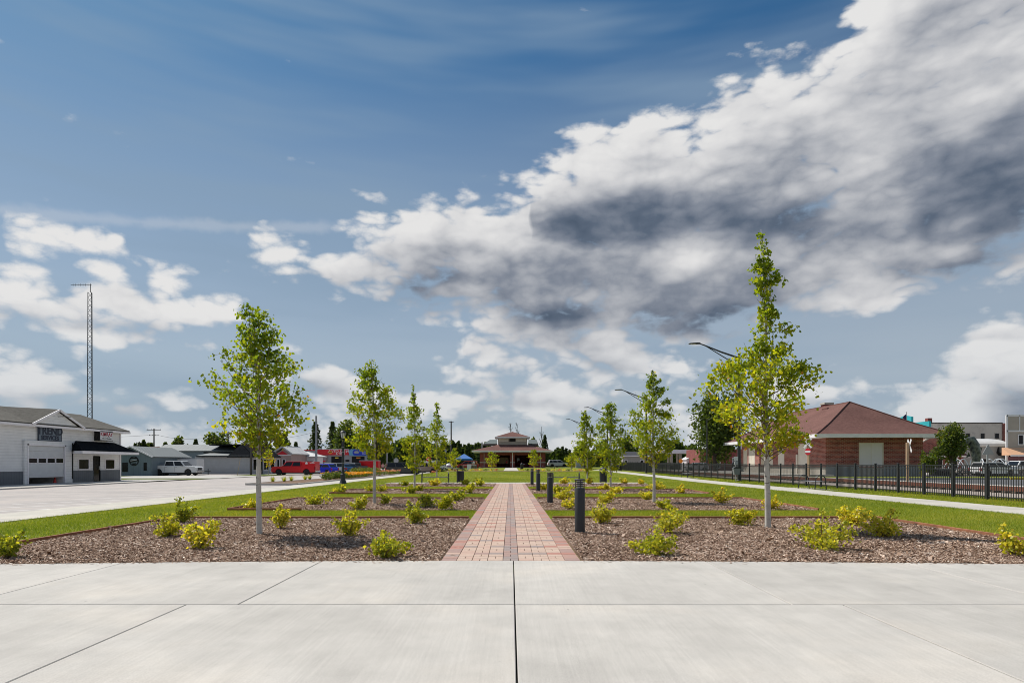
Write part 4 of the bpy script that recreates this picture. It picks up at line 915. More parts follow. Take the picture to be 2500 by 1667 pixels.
gb = MB(); gb.poly([(xe+.12, 44.3, 4.32), (xe+.12, 46.9, 5.55), (-40.2, 46.9, 5.85), (-36.5, 44.3, 4.6)]).poly([(xe+.12, 46.9, 5.55), (xe+.12, 49.6, 4.32), (-36.5, 49.6, 4.6), (-40.2, 46.9, 5.85)]); d = gb.obj('gable_roof', R_grey, T); d.modifiers.new('thick', 'SOLIDIFY').thickness = .07
MB().prism([(44.6, 4.27), (49.3, 4.27), (46.9, 5.4)], 'x', xe-.25, xe-.05).obj('gable_wall', B_white, T)
g2 = MB(); g2.bar((xe+.14, 44.25, 4.26), (xe+.14, 46.9, 5.48), .06, .16); g2.bar((xe+.14, 49.65, 4.26), (xe+.14, 46.9, 5.48), .06, .16); g2.obj('gable_trim', B_trim, T)
MB().tube([(xe-.1, 46.95, 5.0), (xe+.5, 46.95, 5.02), (xe+.9, 46.95, 4.98)], .03, 6).obj('lamp_arm', M_black, T)
ts = thing('shop_sign', 'slate blue TREND SERVICES sign board above the garage door', 'sign', (X0+.03, 46.55, 3.68))
MB().box(0, .08, -1.15, 1.15, -.55, .55).obj('board', B_slate, ts); part('frame', B_navy, ts, (.075, .10, -1.17, 1.17, .50, .57), (.075, .10, -1.17, 1.17, -.57, -.53), (.075, .10, -1.17, -1.13, -.55, .55), (.075, .10, 1.13, 1.17, -.55, .55))
text('lettering', 'TREND', .80, B_navy, ts, (.085, 0, .17), (R(90), 0, R(90)), bold=.02); text('lettering', 'SERVICES', .44, B_navy, ts, (.085, 0, -.33), (R(90), 0, R(90)), bold=.016)
ks = thing('shop_sign', 'white KIMRAY box sign mounted above the black entry awning', 'sign', (X0+.03, 52.45, 3.79))
part('case', B_void, ks, (0, .45, -.86, .86, -.43, .43)); part('face', B_wht, ks, (.45, .47, -.80, .82, -.38, .38)); text('lettering', 'KIMRAY', .44, B_redl, ks, (.475, 0, .10), (R(90), 0, R(90)), bold=.006); text('lettering', 'Authorized Distributor', .135, B_navy, ks, (.475, 0, -.24), (R(90), 0, R(90)), shear=.2); part('underline', B_navy, ks, (.472, .482, -.42, -.12, -.10, -.07), (.472, .482, .12, .42, -.10, -.07))
aw = MB(); xo = X0+1.6
aw.poly([(X0, 49.4, 3.25), (X0, 54.2, 3.25), (xo, 55.15, 2.42), (xo, 47.9, 2.42)]).poly([(X0, 49.4, 3.25), (xo, 47.9, 2.42), (X0, 47.9+.9, 2.42)]).poly([(X0, 54.2, 3.25), (X0, 55.15, 2.42), (xo, 55.15, 2.42)])
a2 = aw.obj('awning_roof', R_black, T); part('awning_fascia', B_trim, a2, (X0+.02, xo+.03, 48.78, 55.18, 2.20, 2.41), (X0+1.0, xo+.03, 47.87, 48.78, 2.20, 2.41))
win(T, 'x+', X0, 49.75, 50.9, .98, 1.74); win(T, 'x+', X0, 53.05, 54.2, .98, 1.74); dr = win(T, 'x+', X0, 51.55, 52.25, zb+.08, 2.0, B_void, .06, 'door'); part('door_handle', M_steel, dr, (X0+.05, X0+.1, 52.12, 52.16, .9, 1.2))
# ---- lattice antenna mast behind it
am = thing('antenna_mast', 'tall lattice antenna mast behind the white garage', 'antenna mast', (PX(221, 62), 62, -.1)); hm = PZ(714, 62)+.1; wv = .29
for k in range(3):
    a = R(90+120*k); MB().tube([(math.cos(a)*wv, math.sin(a)*wv, 0), (math.cos(a)*wv*.75, math.sin(a)*wv*.75, hm)], .036, 5).obj('leg', M_char, am)
lt = MB(); nz = 36
for k in range(nz):
    for j in range(3):
        a, b = R(90+120*j), R(90+120*(j+1)); z1, z2 = hm*k/nz, hm*(k+1)/nz; w1 = wv*(1-.25*k/nz)
        if k % 2: a, b = b, a
        lt.tube([(math.cos(a)*w1, math.sin(a)*w1, z1), (math.cos(b)*w1, math.sin(b)*w1, z2)], .017, 4, cap=False)
lt.obj('lattice', M_char, am)
ya = MB(); ya.tube([(0, 0, hm), (0, 0, hm+.85)], .03, 5); ya.tube([(.1, 0, hm+.75), (-2.0, 0, hm+.78)], .022, 5)
for k in range(8): ya.tube([(-.25*k, 0, hm+.62), (-.25*k, 0, hm+.92)], .012, 4)
ya.obj('yagi_antenna', M_char, am)
# ---- blue-grey gabled shed with the round emblem
y = 77.; L = PX(272, y); Rr = PX(370, y); cx = PX(322, y); B = bldg('metal_shed', 'blue-grey ribbed metal shed with a round black emblem on its gable')
MB().prism([(L, -.15), (Rr, -.15), (Rr, 2.35), (cx, 3.5), (L, 2.35)], 'y', y, y+9).obj('wall', B_blue, B)
rf = MB(); rf.poly([(cx, y-.35, 3.62), (Rr+.3, y-.35, 2.3), (Rr+.3, y+9.2, 2.3), (cx, y+9.2, 3.62)]).poly([(cx, y-.35, 3.62), (L-.3, y-.35, 2.3), (L-.3, y+9.2, 2.3), (cx, y+9.2, 3.62)]); o = rf.obj('roof', R_metal, B); o.modifiers.new('thick', 'SOLIDIFY').thickness = .1
t2 = MB(); t2.bar((cx, y-.38, 3.55), (Rr+.32, y-.38, 2.24), .06, .16); t2.bar((cx, y-.38, 3.55), (L-.32, y-.38, 2.24), .06, .16); t2.obj('barge_board', B_trim, o)
win(B, 'y-', y, PX(300, y), PX(311, y), .45, 1.5, B_void, .05); win(B, 'y-', y, PX(352, y), PX(357.5, y), .6, 1.5, B_void, .05); smooth(MB().tube([(cx, y-.01, 3.0), (cx, y-.06, 3.0)], .13, 14).obj('vent', B_void, B))
em = thing('emblem_sign', 'round black ring emblem with a banner on the blue-grey gable', 'sign', (PX(327.4, y), y-.04, 1.75))
smooth(MB().tube([(.55*math.cos(R(t)), 0, .55*math.sin(R(t))) for t in range(0, 361, 15)], .05, 6, cap=False).obj('ring', B_void, em))
MB().prism([(-.62, .05), (.5, .24), (.62, .02), (-.5, -.2)], 'y', -.03, .01).prism([(-.3, .42), (.3, .42), (.36, .3), (-.36, .3)], 'y', -.02, .01).prism([(-.2, -.3), (.24, -.26), (.2, -.42), (-.18, -.44)], 'y', -.02, .01).obj('banner', B_void, em)
MB().prism([(-.42, .05), (.4, .19), (.42, .13), (-.40, -.02)], 'y', -.035, -.02).obj('stripe', B_wht, em)
# ---- brown-roofed house behind
y = 92.; B = bldg('house', 'low house with brown shingle roof between the two metal buildings'); a, b = PX(325, y), PX(398, y)
part('wall', B_cream, B, (a, b, y+1, y+8, -.15, 2.2)); rf = MB(); rf.poly([(a-.4, y+.5, 2.1), (b+.4, y+.5, 2.1), (b+.4, y+5, PZ(1090, y+5)), (a-.4, y+5, PZ(1090, y+5))]).poly([(a-.4, y+9.5, 2.1), (b+.4, y+9.5, 2.1), (b+.4, y+5, PZ(1090, y+5)), (a-.4, y+5, PZ(1090, y+5))]); o = rf.obj('roof', R_brown, B); o.modifiers.new('thick', 'SOLIDIFY').thickness = .12
smooth(MB().tube([(PX(374, 93), 93.2, 2.0), (PX(374, 93), 93.2, PZ(1093, 93))], .16, 10).lathe([(.24, 0), (.24, .12)], 10, (PX(374, 93), 93.2, PZ(1093, 93))).obj('flue', mat('rust_flue', (.14, .04, .03), .7), o))
# ---- long metal building with a low block wing and a dark gabled shop front
y = 93.; B = bldg('metal_building', 'long blue-grey metal building with pale ribbed roof and low block wing'); a, b = PX(380, y), PX(612, y); ez, rz_ = PZ(1101.6, y), PZ(1086.3, y+5)
part('wall', B_blue, B, (a, b, y, y+10, -.15, ez)); rf = MB(); rf.poly([(a-.4, y-.3, ez), (b, y-.3, ez), (b, y+5, rz_), (PX(404, y+5), y+5, rz_)]).poly([(a-.4, y+10.3, ez), (b, y+10.3, ez), (b, y+5, rz_), (PX(404, y+5), y+5, rz_)]).poly([(a-.4, y-.3, ez), (PX(404, y+5), y+5, rz_), (a-.4, y+10.3, ez)]); o = rf.obj('roof', R_metal, B); o.modifiers.new('thick', 'SOLIDIFY').thickness = .1
wy = 89.; wa, wb = PX(487, wy), PX(609, wy); wz = PZ(1113.5, wy); part('wing_wall', B_grey, B, (wa, wb, wy, y, -.15, wz)); rf = MB(); rf.poly([(wa-.3, wy-.3, wz+.02), (wb, wy-.3, wz+.02), (wb, y, PZ(1106.5, y)), (wa-.3, y, PZ(1106.5, y))]); o = rf.obj('wing_roof', R_metal, B); o.modifiers.new('thick', 'SOLIDIFY').thickness = .09; part('clerestory', B_glass, B, (PX(497, y), b-.05, y-.03, y, PZ(1106.3, y), ez-.08)); part('gutter', B_void, B, (wa-.3, wb, wy-.36, wy-.3, wz-.1, wz+.04))
B = bldg('corner_shop', 'corner shop with a steep black shingle roof and tall street front windows'); sx = -37.8; s0, s1 = 89.1, 98.8; part('wall', B_grey, B, (sx-8, sx, s0+.01, s1, -.15, 2.45))
rf = MB(); zt = PZ(1085, 93.); rf.poly([(sx+.7, s0-.5, 2.4), (sx+.7, s1+.4, 2.4), (sx-1.8, s1-.8, zt), (sx-1.8, s0+1.2, zt)]).poly([(sx+.7, s0-.5, 2.4), (sx-1.8, s0+1.2, zt), (sx-3.2, s0-.5, 2.4)]).poly([(sx-1.8, s0+1.2, zt), (sx-1.8, s1-.8, zt), (sx-8, s1-.8, zt), (sx-8, s0+4.2, zt)]); o = rf.obj('roof', R_black, B); o.modifiers.new('thick', 'SOLIDIFY').thickness = .12
for q0, q1, nm in ((90.1, 91.5, 'window'), (94., 96., 'window'), (96.7, 98.2, 'window'), (92.4, 93.4, 'door')): win(B, 'x+', sx, q0, q1, .45 if nm == 'window' else -.05, 2.05, B_trim if nm == 'window' else B_void, .08, nm, bars=1 if q1-q0 > 1.8 else 0)
# ---- pink gabled shop
y = 106.; B = bldg('gabled_shop', 'dusty pink shop with white gable trim and a red gable panel'); a, b, cx = PX(660, y), PX(711, y), PX(693.6, y); ez, az = PZ(1107, y), PZ(1090, y)
MB().prism([(a, -.15), (b, -.15), (b, ez-.1), (cx+.05, az-.25), (a+.8, ez-.1), (a, ez-.1)], 'y', y, y+8).obj('wall', B_pink, B); MB().prism([(PX(675, y), ez-.15), (PX(703, y), ez-.15), (PX(690, y), az-.75)], 'y', y-.12, y-.001).obj('gable_panel', B_red, B)
rf = MB(); rf.poly([(cx, y-.5, az), (b+.4, y-.5, ez), (b+.4, y+8.5, ez), (cx, y+8.5, az)]).poly([(cx, y-.5, az), (a, y-.5, ez-.3), (a, y+8.5, ez-.3), (cx, y+8.5, az)]); o = rf.obj('roof', B_roofw, B); o.modifiers.new('thick', 'SOLIDIFY').thickness = .22
part('band', B_trim, B, (a, b, y-.06, y, ez-.3, ez-.1)); win(B, 'y-', y, PX(690, y), PX(696, y), .9, 2.1); win(B, 'y-', y, PX(677, y), PX(682, y), -.1, 2.1, B_trim, .1, 'door'); win(B, 'y-', y, PX(664, y), PX(671, y), .6, 2.1)
# ---- low white-roofed store beside it
y = 114.; B = bldg('low_store', 'low white store with a shallow pale roof beside the pink shop'); a, b = PX(702, y), PX(772, y); part('wall', B_trim, B, (a, b, y, y+4, -.15, PZ(1115, y))); rf = MB(); rf.poly([(a-.4, y-.6, PZ(1115, y)), (b+.5, y-.6, PZ(1115.5, y)), (b-2.5, y+3, PZ(1104, y+3)), (a-.4, y+3, PZ(1103, y+3))]).poly([(b+.5, y-.6, PZ(1115.5, y)), (b+.5, y+5, PZ(1115.5, y)), (b-2.5, y+3, PZ(1104, y+3))]); o = rf.obj('roof', B_roofw, B); o.modifiers.new('thick', 'SOLIDIFY').thickness = .15
win(B, 'y-', y, PX(740, y), PX(765, y), .6, 1.9, bars=2)
# ---- service station
y = 126.; B = bldg('service_station', 'grey service station with red fascia and two dark service bays'); a, b = PX(700, y), PX(910, y); zt, zm = PZ(1097, y), PZ(1110.5, y)
part('wall', mat('station_grey', (.30, .31, .33), .7, noise=(1., .08)), B, (a, b, y, y+5, -.15, zt-.1)); part('fascia', B_red, B, (PX(774, y), PX(852, y), y-.25, y-.001, zm, zt)); part('roof_edge', B_red, B, (a, PX(774, y), y-.08, y-.001, zt-.25, zt-.05)); part('cap', B_trim, B, (PX(774, y), PX(852, y), y-.27, y+.2, zt, zt+.08))
for p0, p1 in ((810, 833.6), (860, 889)):
    bay = win(B, 'y-', y, PX(p0, y), PX(p1, y), -.05, PZ(1115, y), B_void, .08, 'service_bay', B_void)
    part('bay_sign', B_yel if p0 < 850 else B_oran, bay, (PX(p0+.35*(p1-p0), y), PX(p0+.7*(p1-p0), y), y-.09, y-.06, PZ(1119, y), PZ(1116, y)))
part('notice', B_void, B, (PX(843.5, y), PX(853, y), y-.06, y-.001, PZ(1126.5, y), PZ(1122, y)))
MB().prism([(y-1.3, PZ(1124.5, y)), (y-.01, PZ(1110, y)), (y-.01, PZ(1124.5, y))], 'x', PX(773, y), PX(799.5, y)).obj('awning', B_pink, B); part('awning_hem', B_red, B, (PX(773, y), PX(799.5, y), y-1.34, y-1.31, PZ(1127, y), PZ(1124, y)))
text('lettering', 'AUTO SERVICE', .78, B_wht, B, (PX(832, y), y-.27, zm+.72), (R(90), 0, 0), shear=.25, bold=.01); text('lettering', '& TIRES', .56, B_wht, B, (PX(832, y), y-.27, zm+.26), (R(90), 0, 0), bold=.01)
ov = [(PX(807.5, y)+.42*math.cos(R(t)), zm+.55+.33*math.sin(R(t))) for t in range(0, 360, 20)]; MB().prism(ov, 'y', y-.30, y-.26).obj('emblem', B_oran, B); part('emblem_bar', B_void, B, (PX(807.5, y)-.3, PX(807.5, y)+.3, y-.315, y-.30, zm+.48, zm+.62))
os_ = thing('oil_change_sign', 'blue rounded Oil Change sign with a silver oval over the service bay', 'sign', (PX(878, y), y-.02, (zt+zm)/2-.05)); hw, hh = (903-852)/2*y/F, (zt-zm)/2+.12
def rnd(hw, hh, r, n=5): return [(sx*(hw-r)+r*math.cos(R(t)), sz*(hh-r)+r*math.sin(R(t))) for sx, sz, t0 in ((1, 1, 0), (-1, 1, 90), (-1, -1, 180), (1, -1, 270)) for t in [t0+90*i/n for i in range(n+1)]]
MB().prism(rnd(hw, hh, hh*.8), 'y', -.28, -.01).obj('case', B_ltb, os_); MB().prism([(x+.35, z) for x, z in rnd(hw-.42, hh-.1, hh*.7)], 'y', -.31, -.28).obj('face', B_bluep, os_); MB().prism([(-.55+.55*math.cos(R(t)), .05+.26*math.sin(R(t))) for t in range(0, 360, 20)], 'y', -.33, -.31).obj('oval', M_steel, os_)
text('lettering', 'Oil', .42, B_wht, os_, (1.25, -.315, .2), (R(90), 0, 0)); text('lettering', 'Change', .42, B_wht, os_, (1.2, -.315, -.22), (R(90), 0, 0))
y = 121.; ps = thing('price_sign', 'red and orange fuel sign panel on a post behind the red box trailer', 'sign', (PX(915.5, y), y, -.1)); part('post', M_steel, ps, (-.1, .1, 0, .12, 0, 3.2)); part('panel', B_oran, ps, (-.4, .4, -.08, 0, PZ(1111, y)+.1, PZ(1101, y)+.1)); part('corner', B_red, ps, (-.42, -.05, -.10, -.07, PZ(1106, y)+.1, PZ(1099, y)+.1)); part('price_board', B_wht, ps, (-.4, .4, -.08, 0, PZ(1125, y)+.1, PZ(1112, y)+.1)); part('digit_panel', B_void, ps, (-.2, .22, -.09, -.08, PZ(1119, y)+.1, PZ(1114, y)+.1))
# ---- pavilion at the end of the axis
y = 138.; zg = gzf(0, y); P_ = bldg('park_pavilion', 'brick park pavilion with tiered brown hip roofs at the end of the walk'); px = lambda p: PX(p, y); zc = PZ(1105, y)
seg = [(px(1171.5), px(1213)), (px(1245.5), px(1256.5)), (px(1292), px(1331.5))]
for a, b in seg: part('brick_pier', B_brickd, P_, (a, b, y, y+.6, zg-.1, zc))
[part('stone_band', B_plinth, P_, (a-.04, b+.04, y-.06, y+.66, PZ(1129.5, y), PZ(1127.5, y))) for a, b in seg]; part('lintel', B_brickd, P_, (px(1213), px(1245.5), y+.02, y+.55, PZ(1110.5, y), zc), (px(1256.5), px(1292), y+.02, y+.55, PZ(1110.5, y), zc))
part('rear_wall', B_brickd, P_, (px(1171.5), px(1331.5), y+11, y+11.4, zg-.1, zc)); part('side_wall', B_brickd, P_, (px(1171.5), px(1171.5)+.4, y+.6, y+11, zg-.1, zc), (px(1331.5)-.4, px(1331.5), y+.6, y+11, zg-.1, zc)); part('floor', M_walk, P_, (px(1171), px(1332), y-1.5, y+11, zg-.12, zg+.06))
part('notice_board', mat('tan_board', (.40, .27, .17), .8), P_, (px(1214), px(1241), y+5, y+5.1, zg+.9, zg+2.3)); part('inner_door', M_steel, P_, (px(1263), px(1269), y+5, y+5.1, zg+.06, zg+2.2)); part('downpipe', B_trim, P_, (px(1250.2), px(1252), y-.1, y-.02, zg, zc), (px(1181.5), px(1182.2), y-.08, y-.02, zg, zc), (px(1319), px(1319.7), y-.08, y-.02, zg, zc))
ye = y-1.9; exl, exr = PX(1151.5, ye), PX(1349.5, ye); ze = PZ(1099.5, ye); zl = PZ(1085.5, y+3)
fr = [(exl, ye, ze), (exr, ye, ze), (exr, y+13, ze), (exl, y+13, ze)]; cxm = (exl+exr)/2; top = [(PX(1214, y+3.2), y+3.2, zl), (PX(1292, y+3.2), y+3.2, zl), (PX(1292, y+3.2), y+8, zl), (PX(1214, y+3.2), y+8, zl)]
rf = MB()
for i in range(4): rf.poly([fr[i], fr[(i+1) % 4], top[(i+1) % 4], top[i]])
o = rf.obj('lower_roof', R_brown, P_); part('fascia', B_trim, o, (exl, exr, ye-.06, ye, ze-.32, ze+.02), (exl, exl+.06, ye, y+13, ze-.32, ze+.02), (exr-.06, exr, ye, y+13, ze-.32, ze+.02)); part('soffit', B_trim, o, (exl, exr, ye+.01, y+13, ze-.30, ze-.26))
u = y+3.2; ux = lambda p: PX(p, u); cb = part('clerestory', B_tan, P_, (ux(1216), ux(1287), u, u+5.5, zl-.5, PZ(1068, u))); part('louvre', B_void, cb, (ux(1243.5), ux(1258.5), u-.05, u-.001, PZ(1077.5, u), PZ(1070, u))); [part('panel', B_cream, cb, (ux(p0), ux(p1), u-.06, u-.001, PZ(1077.5, u), PZ(1070, u))) for p0, p1 in ((1218, 1241), (1260, 1284))]
ue = u-1.; e1, e2, zu = PX(1208, ue), PX(1294, ue), PZ(1066, ue); ap = ((e1+e2)/2, u+3, PZ(1053.5, u+3)); bs = [(e1, ue, zu), (e2, ue, zu), (e2, u+6.5, zu), (e1, u+6.5, zu)]; rf = MB()
for i in range(4): rf.poly([bs[i], bs[(i+1) % 4], ap])
o = rf.obj('upper_roof', R_brown, P_); part('fascia', B_trim, o, (e1, e2, ue-.05, ue, zu-.28, zu+.01), (e1, e1+.05, ue, u+6.5, zu-.28, zu), (e2-.05, e2, ue, u+6.5, zu-.28, zu)); part('soffit', B_tan, o, (e1, e2, ue+.01, u+6.5, zu-.26, zu-.22))
for p0, p1, n in ((1180, 1214, 1), (1290, 1314, 2)):
    rf = MB(); rf.poly([(PX(p0, y+9), y+9, PZ(1083, y+9)), (PX(p1, y+9), y+9, PZ(1083, y+9)), (PX(p1-4*(n == 2), y+12), y+12, PZ(1073, y+12)), (PX(p0+16*(n == 1), y+12), y+12, PZ(1073, y+12))]); o = rf.obj('rear_roof', B_grn, P_); o.modifiers.new('thick', 'SOLIDIFY').thickness = .5
smooth(MB().tube([(PX(1177, y+2), y+2, ze), (PX(1177, y+2), y+2, PZ(1079, y+2))], .14, 10).obj('flue', M_steel, P_))
# ---- brick railway depot
D = bldg('railway_depot', 'red brick railway depot with wide brown hip roof beyond the tracks'); DX, DX2, DY, DY2 = 36.9, 48.3, 72., 98.3; wz = 4.5
part('wall', B_brick, D, (DX, DX2, DY, DY2, .95, wz)); part('plinth', B_plinth, D, (DX-.06, DX2+.06, DY-.06, DY2+.06, -.2, .95)); part('sill_course', mat('pink_stone', (.42, .24, .19), .85), D, (DX-.09, DX2+.09, DY-.09, DY2+.09, .95, 1.12))
by0, by1 = 88.5, 93.; part('bay', B_brick, D, (DX-1.1, DX-.001, by0, by1, .95, wz)); part('bay_plinth', B_plinth, D, (DX-1.16, DX-.06, by0-.06, by1+.06, -.2, .95))
M_shut = mat('cream_shutter', rough=.7, build=siding((.64, .58, .48), .14, .6))
win(D, 'x-', DX-1.1, 90.2, 92.2, 1.2, 3.6, B_cream, .12, gm=M_shut, bars=1); win(D, 'x-', DX, 95.2, 97.2, 1.2, 3.5, B_cream, .12, gm=M_shut, bars=1); win(D, 'x-', DX, 86.6, 88.0, 1.2, 3.6, B_cream, .12, gm=M_shut); win(D, 'y-', by0, DX-.75, DX-.3, 1.2, 3.5, B_cream, .08, gm=M_shut)
dd = win(D, 'x-', DX, 83.0, 84.6, .1, 3.0, B_cream, .14, 'door', B_cream); win(D, 'x-', DX, 83.0, 84.6, 3.1, 3.6, B_cream, .1, 'transom', M_shut); win(D, 'x-', DX, 76.4, 78.6, .1, 3.75, B_cream, .16, 'freight_door', B_cream); part('door_track', B_cream, D, (DX-.12, DX-.02, 78.9, 79.3, .1, 2.6))
fd = win(D, 'y-', DY, PX(2099, DY), PX(2154, DY), .1, 3.75, B_cream, .12, 'freight_door', mat('pale_door', (.72, .68, .68), .7, noise=(1., .04)), bars=1); part('dado', mat('dado_grey', (.30, .31, .31), .85, noise=(1., .1)), D, (DX-.02, PX(2097, DY)-.05, DY-.1, DY-.062, -.1, 1.12)); part('dado', MATS['dado_grey'], D, (PX(2156, DY)+.05, DX2+.02, DY-.1, DY-.062, -.1, 1.12))
ov = 2.1; ez = 4.78; E = [(DX-ov, DY-ov, ez), (DX2+ov, DY-ov, ez), (DX2+ov, DY2+ov, ez), (DX-ov, DY2+ov, ez)]; cx = (DX+DX2)/2; hz = 9.15; r1, r2 = (cx, DY+5.3, hz), (cx, DY2-5.3, hz)
def curve(e, r, t):                                           # bell-cast eaves
    e, r = Vector(e), Vector(r); q = e.lerp(r, t); q.z -= .32*math.sin(math.pi*t)*(1-t); return q
rf = MB(); st = [0, .15, .35, .6, 1.]
for (ea, eb, ra, rb) in ((E[0], E[1], r1, r1), (E[1], E[2], r1, r2), (E[2], E[3], r2, r2), (E[3], E[0], r2, r1)):
    for t0, t1 in zip(st[:-1], st[1:]):
        q = [curve(ea, ra, t0), curve(eb, rb, t0), curve(eb, rb, t1), curve(ea, ra, t1)]
        rf.poly(q if (q[2]-q[3]).length > .01 else q[:3])
o = rf.obj('roof', R_brown, D); hc = MB()
for e, r_ in ((E[0], r1), (E[1], r1), (E[2], r2), (E[3], r2)): hc.tube([curve(e, r_, t)+Vector((0, 0, .03)) for t in st], .09, 5)
hc.tube([r1, r2], .09, 5); hc.obj('hip_cap', R_brown, o)
part('fascia', B_trim, o, (E[0][0], E[1][0], E[0][1]-.06, E[0][1], ez-.38, ez+.02), (E[0][0]-.06, E[0][0], E[0][1], E[3][1], ez-.38, ez+.02), (E[1][0], E[1][0]+.06, E[0][1], E[3][1], ez-.38, ez+.02)); part('soffit', B_trim, o, (E[0][0], E[1][0], E[0][1], E[3][1], ez-.34, ez-.29))
ch = part('chimney', B_brickd, o, (cx+.6, cx+1.7, 84.5, 85.6, 7.2, 9.75)); part('chimney_cap', B_plinth, ch, (cx+.5, cx+1.8, 84.4, 85.7, 9.55, 9.8)); part('vent_ridge', R_brown, o, (cx-1.0, cx+.3, 80.8, 82.2, 8.3, 8.75))
struct(part('depot_platform', M_walk, None, (30.4, DX-.07, 70, 100, -.05, .16)))
# ---- town behind the depot
B = bldg('corner_block', 'two-storey block with turquoise stepped front and stained beige side wall'); y = 115.; cx = PX(2272, y); b2 = PX(2447, y); zt = PZ(1033, y); part('side_wall', B_beige, B, (cx+.05, b2, y, y+14, -.1, zt)); part('end_wall', B_brick, B, (b2, PX(2458, y), y-.3, y+14, -.1, zt)); part('parapet_cap', B_void, B, (cx+.1, b2, y-.1, y+.2, zt, zt+.15))
fy = [(y-.1, -.1), (y+11, -.1), (y+11, zt+.4), (y+9, zt+.4), (y+9, zt+1.6), (y+7, zt+2.0), (y+5, zt+1.6), (y+5, zt+.4), (y-.1, zt+.4)]; MB().prism(fy, 'x', cx-.35, cx+.05).obj('front', B_teal, B); part('front_trim', B_wht, B, (cx-.5, cx-.351, y+.8, y+10, zt-1.5, zt-1.1), (cx-.5, cx-.351, y+.5, y+.9, zt-4.5, zt-1.1), (cx-.5, cx-.351, y+6.5, y+7.6, zt+.5, zt+1.3)); part('chimney', B_brickd, B, (cx-.3, cx+.5, y+.3, y+1.1, zt, zt+1.0))
for p0 in (2358, 2394, 2429): win(B, 'y-', y, PX(p0, y), PX(p0+9.5, y), PZ(1070, y), PZ(1058, y), B_plinth, .1)
B = bldg('arched_shop', 'brick shop with an arched parapet and brown awning roof'); y = 100.; a, b = PX(2238, y), PX(2352, y); n = 14; cxa = (a+b)/2
arc_ = [(a+(b-a)*i/n, PZ(1088, y)+(PZ(1064, y)-PZ(1088, y))*math.sin(math.pi*i/n)) for i in range(n+1)]; MB().prism([(a, -.1), (b, -.1)]+list(reversed(arc_)), 'y', y, y+10).obj('wall', B_brick, B)
cp = MB(); [cp.bar((p[0], y-.05, p[1]+.08), (q[0], y-.05, q[1]+.08), .3, .16) for p, q in zip(arc_[:-1], arc_[1:])]; cp.obj('coping', B_plinth, B)
MB().prism([(y-1.4, PZ(1113, y)), (y-.01, PZ(1104, y)), (y-.01, PZ(1113, y))], 'x', a, b).obj('awning_roof', R_brown, B); part('fascia', B_trim, B, (a, b, y-1.46, y-1.4, PZ(1115.5, y), PZ(1112, y)))
for p0, p1 in ((2243, 2256), (2284, 2300), (2318, 2336)): win(B, 'y-', y, PX(p0, y), PX(p1, y), .4, 2.3, B_wht, .12)
B = bldg('quonset_store', 'white store with a rounded metal roof behind the fish fountain'); y = 101.; a, b = PX(2352, y)+.05, PX(2462, y); part('wall', B_grey, B, (a, b, y, y+12, -.1, PZ(1087, y))); part('eave_trim', B_wht, B, (a, b, y-.1, y-.001, PZ(1090, y), PZ(1086.5, y)))
MB().prism([(y-.2+6.2*(1-math.cos(R(t))), PZ(1087, y)+1.3*math.sin(R(t))) for t in range(0, 181, 15)], 'x', a, b).obj('roof', B_roofw, B); win(B, 'y-', y, PX(2398, y), PX(2409, y), .2, 2.2, B_wht, .1); win(B, 'y-', y, PX(2439, y), PX(2450, y), .1, 2.2, B_wht, .15, 'door'); MB().prism([(PX(2432, y), PZ(1105, y)), (PX(2436, y), PZ(1091, y)), (PX(2438, y), PZ(1112, y))], 'y', y-1.2, y-.02).obj('awning', B_void, B)
B = bldg('tan_building', 'tall tan clapboard building with white trim and peach awning'); y = 86.; a, b = PX(2457, y), PX(2600, y); zt = PZ(1013, y); MB().prism([(a, y), (b, y), (b+14, y+15), (a*(y+15)/y, y+15)], 'z', -.1, zt).obj('wall', B_tan, B); part('trim', B_wht, B, (a-.06, a+.2, y-.05, y+.1, -.1, zt), (a, b, y-.05, y-.001, zt-.18, zt+.06), (a, b, y-.05, y-.001, PZ(1054, y), PZ(1050, y)), (PX(2488, y), PX(2490, y), y-.05, y-.001, PZ(1050, y), zt)); win(B, 'y-', y, PX(2487, y), PX(2497, y), PZ(1084, y), PZ(1062, y), B_wht, .12)
MB().prism([(y-1.6, PZ(1111, y)), (y-.06, PZ(1092, y)), (y-.06, PZ(1111, y))], 'x', a-.7, b).obj('awning', B_peach, B); part('awning_hem', B_wht, B, (a-.7, b, y-1.65, y-1.6, PZ(1114, y), PZ(1110.5, y))); win(B, 'y-', y, PX(2462, y), PX(2486, y), .9, 2.6, B_wht, .1); part('sign_band', mat('mauve_sign', (.22, .10, .13), .6), B, (a+.2, b, y-.08, y-.055, PZ(1123, y), PZ(1115, y)))
B = bldg('brick_hall', 'low red brick hall behind the big maple'); y = 132.; part('wall', B_brickd, B, (PX(1708, y), PX(1830, y), y, y+10, -.1, PZ(1096, y))); [win(B, 'y-', y, PX(p0, y), PX(p0+11, y), .6, 2.6, B_wht, .15) for p0 in (1746, 1790)]
B = bldg('grey_house', 'small grey house with dark mansard roof beyond the fence'); y = 130.; a, b = PX(1521, y), PX(1594, y); part('wall', mat('warm_grey', (.36, .34, .32), .8, noise=(1., .06)), B, (a, b, y, y+8, -.1, PZ(1112, y))); MB().prism([(y-.3, PZ(1112, y)), (y+.7, PZ(1102, y)), (y+8, PZ(1102, y)), (y+8, PZ(1112, y))], 'x', a-.1, b+.1).obj('roof', mat('mansard', (.10, .10, .11), .8, spec=.1), B); part('eave_trim', B_trim, B, (a-.1, b+.1, y-.36, y-.3, PZ(1114, y), PZ(1111.5, y)))
win(B, 'y-', y, PX(1525, y), PX(1531, y), .9, 2.1); win(B, 'y-', y, PX(1564, y), PX(1570, y), .9, 2.1)
